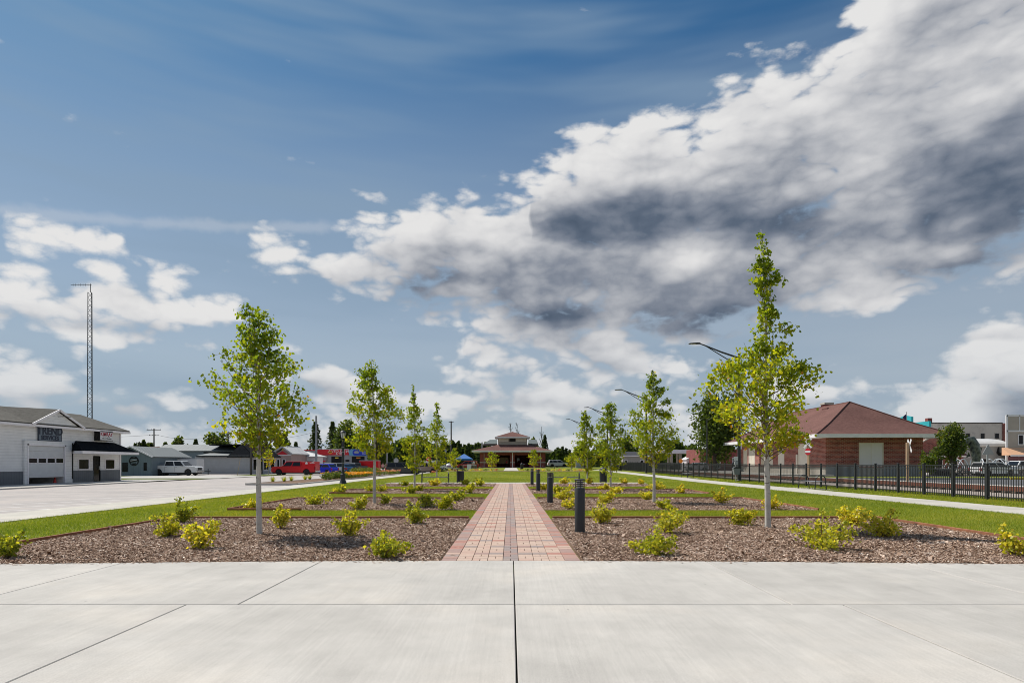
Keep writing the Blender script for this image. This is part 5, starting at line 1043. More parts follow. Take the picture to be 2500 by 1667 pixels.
B = thing('fuel_canopy', 'flat white fuel canopy on square pillars beyond the fence', 'canopy', (0, 0, 0)); y = 150.; part('roof', B_trim, B, (PX(1613, y), PX(1702, y), y, y+9, PZ(1106, y), PZ(1097.5, y))); [part('pillar', B_tan, B, (PX(p0, y)-.25, PZ(1106, y)*0+PX(p0, y)+.25, q, q+.5, -.1, PZ(1106, y))) for p0, q in ((1644, y+1.5), (1666, y+1.5), (1650, y+7), (1673, y+7))]
B = thing('white_shed', 'small white gabled shed roof beside the fuel canopy', 'shed', (0, 0, 0)); y = 140.; part('wall', B_trim, B, (PX(1676, y), PX(1703, y), y, y+4, -.1, PZ(1122, y))); MB().prism([(PX(1673, y), PZ(1122, y)), (PX(1706, y), PZ(1122, y)), (PX(1698, y), PZ(1112, y)), (PX(1690, y), PZ(1112, y))], 'y', y-.3, y+4.3).obj('roof', B_roofw, B)
y = 141.; B = thing('utility_cabinet', 'grey metal utility cabinet beyond the lawn by the end of the path', 'cabinet', (PX(1417.5, y), y, gzf(14, y)-.05)); MB().cbox(-1.0, 1.0, 0, 1.6, 0, 2.3, .05).obj('case', mat('cabinet_grey', (.36, .37, .39), .5, .2), B); part('door', M_steel, B, (-.9, -.03, -.03, 0, .15, 2.15), (.03, .9, -.03, 0, .15, 2.15)); part('handle', M_black, B, (-.75, -.62, -.07, -.03, 1.1, 1.5))
# ================================================================== vehicles
V_tyre = mat('tyre', (.018, .018, .018), .85); V_rim = mat('alloy_rim', (.45, .46, .47), .35, .6); V_glass = mat('car_glass', (.012, .014, .017), .10, spec=.35); V_chrome = mat('chrome', (.62, .63, .64), .2, .9); V_red = mat('tail_lamp', (.42, .012, .015), .25); V_lamp = mat('head_lamp', (.68, .69, .70), .15); V_trim = mat('black_plastic', (.025, .025, .027), .6)
def paint(n, c): 
    m = mat('paint_'+n, c, .32, spec=.35); m.node_tree.nodes['Principled BSDF'].inputs['Coat Weight'].default_value = .1; return m
#  each kind: length, width, sill z, body outline (x, z) from the rear bumper over the top to the nose, cabin (bottom quad rear..front, top rear..front), belt, roof, wheels (x), radius, side window splits
KIND = {
 'pickup': dict(L=6.0, W=2.0, sill=.45, top=[(-3.0, .55), (-3.0, 1.28), (-1.05, 1.30), (-1.05, 1.18), (1.28, 1.20), (2.75, 1.16), (2.95, 1.05), (3.0, .60)], cab=((-1.08, 1.62), (-.98, 1.02)), belt=1.19, roof=1.88, wh=(-1.78, 1.98), r=.40, win=[(0, .47), (.53, .97)], bed=True),
 'oldpickup': dict(L=5.4, W=1.9, sill=.42, top=[(-2.7, .5), (-2.7, 1.12), (-.5, 1.13), (-.5, 1.05), (1.2, 1.07), (2.5, 1.03), (2.68, .9), (2.7, .5)], cab=((-.55, 1.45), (-.45, .85)), belt=1.06, roof=1.72, wh=(-1.65, 1.8), r=.37, win=[(.05, .93)], bed=True),
 'suv': dict(L=4.7, W=1.9, sill=.36, top=[(-2.35, .5), (-2.33, 1.0), (-2.2, 1.1), (1.0, 1.06), (2.1, .95), (2.32, .8), (2.35, .45)], cab=((-2.22, 1.5), (-1.95, .55)), belt=1.06, roof=1.70, wh=(-1.4, 1.45), r=.36, win=[(0, .24), (.28, .60), (.64, .97)]),
 'hatch': dict(L=4.2, W=1.8, sill=.30, top=[(-2.1, .45), (-2.08, .9), (-1.95, 1.0), (.95, .94), (1.9, .80), (2.08, .65), (2.1, .4)], cab=((-2.0, 1.55), (-1.35, .35)), belt=.95, roof=1.50, wh=(-1.28, 1.3), r=.33, win=[(.02, .48), (.53, .96)]),
 'minivan': dict(L=5.0, W=1.95, sill=.30, top=[(-2.5, .45), (-2.48, .98), (-2.38, 1.06), (1.2, .99), (2.25, .88), (2.48, .7), (2.5, .4)], cab=((-2.4, 2.0), (-2.15, .75)), belt=1.0, roof=1.72, wh=(-1.5, 1.55), r=.34, win=[(0, .30), (.33, .63), (.66, .97)]),
 'van': dict(L=5.6, W=2.0, sill=.40, top=[(-2.8, .5), (-2.8, 1.2), (1.4, 1.15), (2.55, 1.05), (2.78, .9), (2.8, .45)], cab=((-2.79, 1.95), (-2.75, 1.15)), belt=1.16, roof=2.15, wh=(-1.75, 1.75), r=.37, win=[(.76, .99)]),
}
def vehicle(label, cat, kind, col, x, y, rz, z=-.13, sc=1., extra=None, name=None):
    k = KIND[kind]; W = k['W']/2; rt = thing(name or {'pickup': 'pickup_truck', 'oldpickup': 'pickup_truck', 'van': 'cargo_van', 'minivan': 'minivan'}.get(kind, 'parked_car'), label, cat, (x, y, z), rz); rt.scale = (sc,)*3
    out = list(k['top']); x0, x1 = out[0][0], out[-1][0]; r = k['r']; bot = []
    for wx in sorted(k['wh'], reverse=True):
        bot.append((wx+r*1.18, k['sill']-.06)); bot += [(wx+r*1.18*math.cos(R(t)), r+r*1.18*math.sin(R(t))) for t in range(0, 181, 20)]; bot.append((wx-r*1.18, k['sill']-.06))
    poly = out+[(x1, k['sill']-.02)]+bot+[(x0, k['sill']-.02)]
    o = MB().prism(poly, 'y', -W, W).obj('body', col, rt); bv = o.modifiers.new('bevel', 'BEVEL'); bv.width = .045; bv.segments = 2; bv.limit_method = 'ANGLE'; bv.angle_limit = R(50); 
    part('underbody', V_trim, rt, (x0+.15, x1-.15, -W+.12, W-.12, k['sill']-.22, k['sill']+.25))
    (cb0, cb1), (ct0, ct1) = k['cab']; zb, zr = k['belt']-.03, k['roof']; wb, wt = W-.03, W-.20
    q = lambda xx, s, zz: (xx, s*(wb+(wt-wb)*(zz-zb)/(zr-zb)), zz)
    vs = [q(cb0, -1, zb), q(cb1, -1, zb), q(cb1, 1, zb), q(cb0, 1, zb), q(ct0, -1, zr), q(ct1, -1, zr), q(ct1, 1, zr), q(ct0, 1, zr)]
    c = MB().add(vs, [(0,1,5,4),(1,2,6,5),(2,3,7,6),(3,0,4,7),(4,5,6,7)]).obj('cabin', col, rt); bv = c.modifiers.new('bevel', 'BEVEL'); bv.width = .05; bv.segments = 2; bv.limit_method = 'ANGLE'; bv.angle_limit = R(30)
    za, zc = zb+.08, zr-.09
    def ex(t, zz): f = (zz-zb)/(zr-zb); a = cb0+(ct0-cb0)*f; b = cb1+(ct1-cb1)*f; return a+.10+(b-a-.20)*t
    for s in (-1, 1):
        for t0, t1 in k['win']:
            p = [(ex(t0, za), za), (ex(t1, za), za), (ex(t1, zc), zc), (ex(t0, zc), zc)]
            MB().poly([(a, q(a, s, b)[1]+s*.012, b) for a, b in p]).obj('window', V_glass, rt)
        MB().cbox(cb1-.42, cb1-.28, s*(W+.02), s*(W+.20), zb+.06, zb+.22, .02).obj('mirror', V_trim, rt)
        for t0, t1 in k['win'][-2:]:
            hx = ex(t0, za)+.1; part('door_handle', V_trim, rt, (hx, hx+.16, s*(W-.005), s*(W+.02), zb-.13, zb-.10)); part('door_seam', V_trim, rt, (hx-.13, hx-.115, s*(W-.01), s*(W+.002), k['sill']+.05, zb))
        part('headlight', V_lamp, rt, (x1-.12, x1+.012, s*(W-.46), s*(W-.06), .68*k['belt'], .84*k['belt'])); part('taillight', V_red, rt, (x0-.012, x0+.10, s*(W-.24), s*(W-.0), .62*k['belt'], .95*k['belt']))
    def glass(xa, xb, nm, sg):
        y0_, y1_ = wb-.10, wt-.08; f0, f1 = .12, .90; A = xa+(xb-xa)*f0; B_ = xa+(xb-xa)*f1; z0, z1 = zb+(zr-zb)*f0, zb+(zr-zb)*f1
        MB().poly([(A+sg*.014, -y0_, z0), (A+sg*.014, y0_, z0), (B_+sg*.014, y1_, z1), (B_+sg*.014, -y1_, z1)]).obj(nm, V_glass, rt)
    glass(cb1, ct1, 'windshield', 1)
    glass(cb0, ct0, 'rear_window', -1)
    chrome = 'pickup' in kind
    part('front_bumper', V_chrome if chrome else col, rt, (x1-.05, x1+.10, -W+.06, W-.06, k['sill']-.05, k['sill']+.20)); part('rear_bumper', V_chrome if chrome else V_trim, rt, (x0-.10, x0+.05, -W+.06, W-.06, k['sill']-.03, k['sill']+.17)); part('grille', V_trim, rt, (x1-.04, x1+.015, -W+.5, W-.5, k['sill']+.24, .84*k['belt'])); part('licence_plate', B_wht, rt, (x0-.115, x0-.10, -.17, .17, k['sill']+.02, k['sill']+.14))
    for wx in k['wh']:
        for s in (-1, 1):
            w = link('wheel', None, rt, (wx, s*(W-.13), r)); w.rotation_euler = (R(-90*s), 0, 0); w.empty_display_size = .1
            smooth(MB().lathe([(r*.62, -.11), (r*.93, -.115), (r, -.07), (r, .07), (r*.93, .115), (r*.62, .11)], 22).obj('tyre', V_tyre, w)); rm = MB().lathe([(r*.63, .02), (r*.63, .112), (r*.58, .10), (r*.52, .055), (r*.16, .075), (0, .08)], 22); 
            for j in range(5):
                a = R(72*j); rm.bar((math.cos(a)*r*.12, math.sin(a)*r*.12, .085), (math.cos(a)*r*.58, math.sin(a)*r*.58, .09), .07, .03)
            rm.obj('rim', V_rim, w)
    return rt
vehicle('white crew cab pickup parked before the grey metal building', 'pickup', 'pickup', paint('white', (.66, .66, .66)), PX(431, 79.3), 79.3, 0, -.10, 1.0)
def trailer(label, x, y, rz, L, Hh, col, z, tongue=1):
    t = thing('box_trailer', label, 'trailer', (x, y, z), rz); b = MB().box(-L/2, L/2, -1, 1, .45, Hh).obj('box', col, t); m = b.modifiers.new('bevel', 'BEVEL'); m.width = .10; m.segments = 2
    MB().prism([(-L/2-.01, Hh-.10), (L/2+.01, Hh-.10), (L/2-.05, Hh+.02), (-L/2+.05, Hh+.02)], 'y', -1.01, 1.01).obj('roof_rail', V_rim, t)
    tg = MB(); tg.bar((L/2*tongue, -.6, .5), ((L/2+1.3)*tongue, 0, .5), .08, .08); tg.bar((L/2*tongue, .6, .5), ((L/2+1.3)*tongue, 0, .5), .08, .08); tg.bar(((L/2+1.0)*tongue, 0, .0), ((L/2+1.0)*tongue, 0, .85), .07, .07); tg.obj('tongue', V_trim, t)
    for s in (-1, 1):
        w = link('wheel', None, t, (-.3*tongue, s*.98, .33)); w.rotation_euler = (R(-90*s), 0, 0); smooth(MB().lathe([(.2, -.09), (.31, -.09), (.33, 0), (.31, .09), (.2, .09)], 18).obj('tyre', V_tyre, w)); smooth(MB().lathe([(.21, 0), (.21, .095), (.06, .08), (0, .08)], 14).obj('rim', V_rim, w))
        MB().tube([(-.3*tongue+.45*math.cos(R(a)), s*1.03, .33+.42*math.sin(R(a))) for a in range(0, 181, 20)], .05, 5).obj('fender', V_rim, t); part('door', col, t, (L/2*tongue-.95*tongue, L/2*tongue-.25*tongue, s*1.0, s*1.02, .6, Hh-.25)); part('marker_lamp', V_red, t, (-L/2-.02, -L/2+.02, s*.7, s*.9, .9, 1.05))
trailer('white enclosed cargo trailer parked behind the white crew cab pickup', PX(451, 84), 84, 0, 4.4, PZ(1119, 84)+.12, paint('white', (.66,)*3), -.10)
vehicle('red pickup with a red bed cap parked on the forecourt', 'pickup', 'pickup', paint('red', (.60, .004, .012)), PX(722, 84.5), 84.5, R(180), -.15, 1.0)
rp = bpy.data.objects[[o.name for o in COL.objects if o.get('label', '').startswith('red pickup')][0]]
cp = MB().box(-3.0, -1.1, -.97, .97, 1.26, 1.86).obj('bed_cap', paint('red', (.60, .004, .012)), rp); m = cp.modifiers.new('bevel', 'BEVEL'); m.width = .04; part('cap_edge', B_wht, rp, (-2.98, -1.12, -.985, .985, 1.82, 1.85))
for s in (-1, 1):
    MB().prism([(-1.95, 1.50), (-1.65, 1.50), (-1.65, 1.66), (-1.58, 1.66), (-1.80, 1.82), (-2.02, 1.66), (-1.95, 1.66)], 'y', s*.972, s*.985).obj('house_emblem', B_wht, rp); part('lettering_bar', B_wht, rp, (-2.9, -2.25, s*.972, s*.982, 1.58, 1.64), (-2.85, -2.5, s*.972, s*.982, 1.74, 1.79))
vehicle('bright blue hatchback parked beside the red pickup', 'car', 'hatch', paint('blue', (.008, .025, .55)), PX(790, 92), 92, R(158), -.13, 1.0); vehicle('silver white crossover parked between the two blue cars', 'car', 'suv', paint('silver', (.55, .55, .54)), PX(806, 96.5), 96.5, R(155), -.13, .95); vehicle('teal blue hatchback parked behind the lantern post', 'car', 'hatch', paint('teal', (.02, .09, .22)), PX(829, 100), 100, R(155), -.13, 1.); vehicle('black hatchback nose-in beside the teal car', 'car', 'hatch', paint('black', (.015, .015, .017)), PX(844, 104), 104, R(150), -.13, 1.)
vehicle('dark grey pickup facing the park beside the red box trailer', 'pickup', 'oldpickup', paint('graphite', (.10, .105, .11)), PX(869, 110), 110, R(-125), -.13, 1.)
trailer('red enclosed box trailer behind the dark grey pickup', PX(903, 112), 112, R(180), 3.5, PZ(1123.5, 112)+.12, paint('red', (.60, .004, .012)), -.12)
vehicle('dark grey minivan parked at an angle by the curb', 'minivan', 'minivan', paint('charcoal', (.06, .057, .055)), PX(983, 89.5), 89.5, R(14), -.12, 1.); vehicle('tan and maroon pickup parked past the grey minivan', 'pickup', 'oldpickup', paint('tan', (.32, .24, .21)), PX(1028, 98), 98, R(15), -.12, 1.0); vehicle('navy blue car between the tan pickup and the white van', 'car', 'hatch', paint('navy', (.015, .02, .10)), PX(1052, 106), 106, R(20), -.10, .95); vehicle('white cargo van parked near the blue canopy tent', 'van', 'van', paint('white', (.66,)*3), PX(1061, 115), 115, R(12), -.10, .98); vehicle('white sedan nosed behind the dark grey minivan', 'car', 'suv', paint('white', (.66,)*3), PX(1005, 104), 104, R(16), -.12, .95)
vehicle('white sport utility car parked beyond the pavilion corner', 'car', 'suv', paint('white', (.66,)*3), PX(1361, 152), 152, R(6), gzf(11, 152), 1.05); vehicle('maroon car parked in the shade of the pavilion', 'car', 'suv', paint('maroon', (.12, .012, .02)), PX(1277, 141.5), 141.5, R(-70), gzf(2, 140)+.06, .9)
vehicle('white sport utility car parked by the stone fountain wall', 'car', 'suv', paint('white', (.66,)*3), PX(2424, 71.5), 71.5, R(4), -.04, .95); vehicle('white pickup parked under the peach awning', 'pickup', 'pickup', paint('white', (.66,)*3), PX(2496, 75), 75, R(184), -.04, .95)
vehicle('silver car parked by the fuel canopy', 'car', 'suv', paint('silver', (.55, .55, .54)), PX(1700, 128), 128, R(180), -.06, 1.); vehicle('dark car parked under the fuel canopy', 'car', 'suv', paint('black', (.015, .015, .017)), PX(1660, 146), 146, R(170), -.06, 1.); vehicle('white van parked beside the small grey house', 'van', 'van', paint('white', (.66,)*3), PX(1508, 140), 140, R(180), -.06, .8)
vehicle('red and white car parked behind the blue canopy tent', 'car', 'suv', paint('darkred', (.30, .02, .02)), PX(1143, 128), 128, R(175), .35, .95)
# ================================================================== people
K_skin = mat('skin', (.42, .25, .18), .6); K_hair = mat('hair', (.05, .03, .02), .7)
def person(label, x, y, z, h, shirt, pants, rz, stride=.12, armf=.1):
    J = {'pel': (0, 0, .53), 'che': (0, .01, .74), 'nek': (0, .01, .84), 'hd0': (0, -.012, .885), 'hd1': (0, -.016, .955), 'shl': (-.105, 0, .805), 'shr': (.105, 0, .805), 'ell': (-.145, -.01-armf*.3, .63), 'elr': (.145, -.03-armf, .65), 'hal': (-.15, -.06-armf*.4, .49), 'har': (.12, -.13-armf, .60),
         'hil': (-.052, 0, .50), 'hir': (.052, 0, .50), 'knl': (-.058, -stride*.5, .28), 'knr': (.058, stride*.35, .28), 'anl': (-.06, -stride*.5, .045), 'anr': (.06, stride*.9, .05), 'tol': (-.065, -stride*.5-.075, .018), 'tor': (.065, stride*.9-.07, .02)}
    Rd = {'pel': (.085, .065), 'che': (.09, .065), 'nek': (.034, .034), 'hd0': (.045, .052), 'hd1': (.042, .05), 'shl': (.042,)*2, 'shr': (.042,)*2, 'ell': (.028,)*2, 'elr': (.028,)*2, 'hal': (.018,)*2, 'har': (.018,)*2, 'hil': (.055,)*2, 'hir': (.055,)*2, 'knl': (.036,)*2, 'knr': (.036,)*2, 'anl': (.024,)*2, 'anr': (.024,)*2, 'tol': (.02,)*2, 'tor': (.02,)*2}
    E = [('pel', 'che'), ('che', 'nek'), ('nek', 'hd0'), ('hd0', 'hd1'), ('che', 'shl'), ('che', 'shr'), ('shl', 'ell'), ('ell', 'hal'), ('shr', 'elr'), ('elr', 'har'), ('pel', 'hil'), ('pel', 'hir'), ('hil', 'knl'), ('knl', 'anl'), ('anl', 'tol'), ('hir', 'knr'), ('knr', 'anr'), ('anr', 'tor')]
    n = list(J); me = bpy.data.meshes.new('body'); me.from_pydata([tuple(c*h for c in J[i]) for i in n], [(n.index(a), n.index(b)) for a, b in E], []); o = bpy.data.objects.new('body', me); COL.objects.link(o)
    md = o.modifiers.new('skin', 'SKIN'); sv = me.skin_vertices[0].data
    for i, k in enumerate(n): sv[i].radius = tuple(r*h for r in Rd[k]); sv[i].use_root = k == 'pel'
    o.modifiers.new('sub', 'SUBSURF').levels = 1
    bm_ = bpy.data.meshes.new_from_object(o.evaluated_get(bpy.context.evaluated_depsgraph_get())); bpy.data.objects.remove(o)
    bm_.materials.clear(); [bm_.materials.append(m) for m in (shirt, pants, K_skin)]
    for p in bm_.polygons:
        c = p.center/h; p.material_index = 2 if c.z > .84 or (abs(c.x) > .13 and c.z < .66) or (c.z > .56 and c.y < -.11) else 0 if c.z > .54 else 1; p.use_smooth = True
    rt = thing('person', label, 'person', (x, y, z), rz); link('body', bm_, rt); hr = MB()
    hr.lathe([(.052*h, .925*h), (.058*h, .955*h), (.045*h, .995*h), (.0, 1.0*h)], 12, (0, .004*h, 0)); smooth(hr.obj('hair', K_hair, rt)); MB().prism([(-.012*h-.0, .915*h), (.0, .935*h), (-.03*h, .918*h)], 'x', -.008*h, .008*h).obj('nose', K_skin, rt, (0, -.045*h, 0)); return rt
person('person in a pale pink shirt and dark trousers walking past the red box trailer', PX(935, 108), 108, -.14, 1.72, mat('pink_shirt', (.60, .32, .30), .8), mat('dark_trousers', (.02, .02, .025), .8), R(20)); person('person in a green top standing past the one in the pink shirt', PX(942, 111), 111, -.14, 1.66, mat('green_top', (.16, .22, .10), .8), mat('tan_trousers', (.25, .2, .14), .8), R(-30), .05)
person('person in a red shirt standing by the pavilion notice board', PX(1237, 140), 140, gzf(0, 140)+.06, 1.7, mat('red_shirt', (.45, .02, .02), .8), mat('dark_trousers', (.02,)*3, .8), R(30), .04); person('person in a white shirt beside the table under the blue canopy', PX(1157, 118), 118, gzf(-7, 118), 1.7, mat('white_shirt', (.6,)*3, .8), mat('tan_trousers', (.25, .2, .14), .8), R(-20), .05); person('person in an orange top by the pavilion end wall', PX(1163, 121), 121, gzf(-7, 121), 1.66, mat('orange_top', (.5, .2, .04), .8), mat('dark_trousers', (.02,)*3, .8), R(100), .1)
# ================================================================== canopy tent, tables, boards
y = 108.; x = PX(1133, y); z = gzf(x, y); t = thing('canopy_tent', 'blue pop-up canopy tent on thin legs beside the pavilion', 'canopy', (x, y, z)); hw = 1.45; ez, az = PZ(1119.5, y)-z, PZ(1107.5, y)-z; M_tent = mat('blue_canvas', (.012, .13, .42), .7)
c4 = [(-hw, -hw), (hw, -hw), (hw, hw), (-hw, hw)]; tb = MB()
for i in range(4): a, b = c4[i], c4[(i+1) % 4]; tb.poly([(*a, ez), (*b, ez), (0, 0, az)]); tb.poly([(*a, ez), (*b, ez), (*b, ez-.25), (*a, ez-.25)])
tb.obj('canvas', M_tent, t)
for a in c4: MB().bar((*a, -.05), (*a, ez), .05, .05).obj('leg', M_steel, t)
def table(label, x, y, rz, m, L=1.8, h=.75):
    t = thing('folding_table', label, 'table', (x, y, gzf(x, y)), rz); MB().cbox(-L/2, L/2, -.38, .38, h-.04, h, .01).obj('top', m, t); [MB().bar((sx*(L/2-.15), sy*.3, -.02), (sx*(L/2-.15), sy*.3, h-.04), .035, .035).obj('leg', M_steel, t) for sx in (-1, 1) for sy in (-1, 1)]
table('white folding table under the blue canopy tent', x+.4, y+.2, 0, B_wht); table('long pale folding table beside the blue canopy tent', PX(1146, 112), 112, .1, B_wht, 2.4); table('grey folding table near the pavilion on the street side', PX(1153, 116), 116, 0, M_seat)
t = thing('sandwich_board', 'white sandwich board standing before the blue canopy tent', 'sign board', (PX(1145.5, 103), 103, gzf(-7, 103))); MB().prism([(-.28, 0), (-.22, 0), (0, .95), (.22, 0), (.28, 0), (0, 1.0)], 'x', -.35, .35).obj('board', B_wht, t)
t = thing('yard_sign', 'small white yard sign at the curb beside the lantern post', 'sign', (PX(1086, 106), 106, gzf(-11.4, 106))); MB().bar((-.4, 0, -.05), (-.4, 0, .8), .03, .03).bar((.4, 0, -.05), (.4, 0, .8), .03, .03).obj('stakes', M_steel, t); part('panel', B_wht, t, (-.5, .5, -.02, .02, .25, .85)); part('mark', B_navy, t, (-.3, -.05, -.03, -.021, .4, .7), (.08, .32, -.03, -.021, .45, .65))
t = thing('cargo_tricycle', 'white rounded ice cream cart under the small yellow-green tree', 'cart', (PX(1097, 105), 105, gzf(-10, 105))); smooth(MB().lathe([(.5, .25), (.62, .5), (.6, .9), (.4, 1.15), (0, 1.2)], 16).obj('tub', B_wht, t)); part('stripe', mat('violet_stripe', (.25, .1, .4), .5), t, (-.35, .35, -.64, -.6, .55, .75)); [smooth(MB().tube([(s*.45, -.06, .25), (s*.45, .06, .25)], .25, 16).obj('wheel', V_tyre, t)) for s in (-1, 1)]
# ================================================================== poles, wires, street signs
M_wood = mat('pole_wood', (.10, .085, .075), .9, noise=(2., .2)); M_conp = mat('concrete_pole', (.30, .31, .32), .8)
def upole(label, px, ptop, y, r=.14, arms=(), m=M_wood, z=-.15, h=None):
    x = PX(px, y); hh = (PZ(ptop, y)-z); t = thing('utility_pole', label, 'utility pole', (x, y, z)); smooth(MB().tube([(0, 0, -.2), (0, 0, hh)], [r*1.15, r*.8], 10).obj('pole', m, t))
    for dz, w in arms:
        MB().bar((-w/2, -.1, hh-dz), (w/2, -.1, hh-dz), .1, .12).obj('crossarm', m, t)
        for k in range(4):
            q = -w/2+.12+k*(w-.24)/3; smooth(MB().lathe([(.05, 0), (.06, .08), (.03, .16)], 8, (q, -.1, hh-dz+.06)).obj('insulator', M_seat, t))
    return (x, y, z+hh)
q1 = upole('tall wooden utility pole with two crossarms behind the brown-roofed house', 376, 1046, 140, .16, ((.3, 3.2), (1.55, 2.2))); upole('plain grey utility pole standing before the service station', 772, 1015, 104, .19, (), M_conp); upole('thin wooden pole at the corner shop behind the front aspen', 613, 985, 84, .12, (), M_wood); q2 = upole('wooden utility pole with short crossarm behind the far aspen', 1101.5, 1028, 165, .2, ((.25, 1.3),)); upole('wooden pole with crossarm above the long metal roof', 557, 1053, 150, .14, ((.3, 1.9),)); upole('thin black pole behind the fence by the big maple', 1726, 1022, 95, .1, (), M_black); upole('short pole with lamp bracket behind the brown-roofed house', 340, 1079, 150, .13, ((.2, 1.4),)); upole('bare wooden pole beside the grey house', 1516, 1060, 135, .16, (), M_conp)
t = thing('street_light', 'grey lamp pole with a boxy lantern behind the second street side aspen', 'street light', (PX(945, 118), 118, -.15)); MB().tube([(0, 0, -.1), (0, 0, PZ(1068, 118))], .13, 10).obj('pole', M_conp, t); MB().cbox(-.45, .2, -.22, .22, PZ(1068, 118), PZ(1060, 118), .03).obj('lantern', M_lens, t)
def wire(label, a, b, sag):
    pts = [(a[0]+(b[0]-a[0])*i/12, a[1]+(b[1]-a[1])*i/12, a[2]+(b[2]-a[2])*i/12-sag*4*(i/12)*(1-i/12)) for i in range(13)]; tag(MB().tube(pts, .025, 4).obj('power_line', M_black), label, 'power line')
wire('thin power line sagging from the two-armed pole towards the garage', (q1[0]-1.2, q1[1]-.1, q1[2]-1.5), (PX(-60, 120), 120, 9.), 1.2); wire('thin power line sagging from the two-armed pole over the metal roof', (q1[0]+1.0, q1[1]-.1, q1[2]-1.5), (PX(557, 150), 150, PZ(1056, 150)), 1.2); wire('thin power line crossing above the pink gabled shop', (PX(557, 150), 150, PZ(1055, 150)), (PX(772, 104), 104, PZ(1053, 104)), 1.5)
def roadsign(label, px, prow, y, shape, r, m, name='road_sign', z=None, back=None, post=M_steel):
    x = PX(px, y); z = gzf(x, y) if z is None else z; zc = PZ(prow, y)-z; t = thing(name, label, 'sign', (x, y, z)); MB().bar((0, .03, -.1), (0, .03, zc+r*.9), .06, .05).obj('post', post, t); n, a0 = {'oct': (8, 22.5), 'round': (20, 0), 'tri': (3, 90), 'trid': (3, -90)}[shape]
    MB().prism([(r*math.cos(R(a0+360*i/n)), zc+r*math.sin(R(a0+360*i/n))) for i in range(n)], 'y', -.012, .0).obj('plate', m, t); return t, zc
roadsign('bare metal back of an octagonal stop sign by the grey minivan', 967, 1124, 100, 'oct', .42, M_steel, z=-.12)
t, zc = roadsign('red round no entry sign above the parked tan pickup', 1046, 1120, 112, 'round', .45, B_red, z=-.1); part('bar', B_wht, t, (-.32, .32, -.02, -.0121, zc-.07, zc+.07))
t, zc = roadsign('bare back of a triangular yield sign just behind the fence', 2412, 1101, 25.3, 'tri', .29, M_steel)
roadsign('small orange diamond warning sign beyond the fence by the fuel canopy', 1662, 1125, 142, 'oct', .5, B_oran)
M_lum = mat('new_lumber', (.46, .31, .19), .8, noise=(3., .15, (4, 4, .3)))
def crossbuck(label, px, ptop, y, rz, red):
    x = PX(px, y); t = thing('crossing_sign', label, 'crossing sign', (x, y, .02), rz); h = PZ(ptop, y); MB().cbox(-.09, .09, -.09, .09, -.1, h-.25, .01).obj('post', M_lum, t)
    for s in (-1, 1): MB().bar((-s*.42, -.13-s*.012, h-.95), (s*.42, -.13-s*.012, h-.02), .02, .22).obj('blade', B_wht, t)
    if red:
        MB().prism([(.36*math.cos(R(22.5+45*i)), h-1.35+.36*math.sin(R(22.5+45*i))) for i in range(8)], 'y', -.12, -.1).obj('plate', B_red, t); part('band', B_wht, t, (-.3, .3, -.135, -.121, h-1.46, h-1.24))
crossbuck('railway crossbuck on a lumber post with a red sign below it', 1974, 1070, 62, R(-62), True); crossbuck('railway crossbuck seen edge-on on a lumber post near the depot corner', 2215.5, 1073, 46, R(74), False)
tag(MB().bar((0, 0, -.1), (.42, 0, 2.25), .07, .02).obj('marker_stake', mat('pale_stake', (.55, .40, .22), .8), None, (PX(579, 79), 79, -.1)), 'pale wooden stake leaning beside the corner shop driveway', 'stake')
# flag
y = 110.; t = thing('flag_pole', 'flag pole with a drooping striped flag above the depot roof', 'flag pole', (PX(2213, y), y, -.1)); h = PZ(1006, y)+.1; MB().tube([(0, 0, 0), (0, 0, h)], [.09, .05], 8).obj('pole', M_steel, t); smooth(MB().lathe([(.0, -.1), (.11, 0), (.0, .11)], 10, (0, 0, h+.1)).obj('finial', B_wht, t)); fl = MB()
fr_, fw = mat('flag_red', (.4, .02, .03), .8), mat('flag_navy', (.02, .03, .10), .8)
for i in range(10):
    for j in range(7):
        u0, u1 = i/10, (i+1)/10; f = lambda u, v: (-.05-u*1.25, .12*math.sin(u*7), h-.35-v*1.5-u*1.55*(.55+.45*u))
        fl.add([f(u0, j/7), f(u1, j/7), f(u1, (j+1)/7), f(u0, (j+1)/7)], [(0, 1, 2, 3)], 2 if (i < 4 and j < 4) else j % 2)
fl.obj('flag', [fr_, B_wht, fw], t)
# fish fountain
y = 76.; x = PX(2377, y); t = thing('fish_statue', 'dark giant leaping fish statue in the fountain', 'statue', (x, y, 0)); hz = PZ(1068, y); M_fish = mat('bronze_fish', rough=.3, metal=.3, build=lambda N, tc, c, b: N.mix(N.mr(N.noise(tc, 2.2, 4., .6), .4, .65), (.035, .04, .032), (.16, .18, .14)))
pts = [(.15, 0, .1), (.35, 0, hz*.28), (.30, 0, hz*.55), (.02, 0, hz*.80), (-.35, 0, hz*.95), (-.8, 0, hz*.93), (-1.15, 0, hz*.80), (-1.3, 0, hz*.70)]; b = MB(); b.tube(pts, [.22, .42, .55, .60, .52, .42, .28, .05], 14); smooth(b.obj('body', M_fish, t)); MB().prism([(.15, .25), (.9, .0), (.75, .45), (.95, .9), (.3, .6)], 'y', -.05, .05).obj('tail_fin', M_fish, t); MB().prism([(.7, hz*.5), (1.05, hz*.72), (.55, hz*.78)], 'y', -.04, .04).obj('dorsal_fin', M_fish, t); [MB().prism([(-.25, hz*.62), (-.6, hz*.48), (-.05, hz*.5)], 'y', s*.45, s*.5).obj('side_fin', M_fish, t) for s in (-1, 1)]; MB().poly([(-1.05, -.15, hz*.78), (-1.25, -.12, hz*.68), (-.95, -.2, hz*.70)]).obj('mouth', B_void, t)
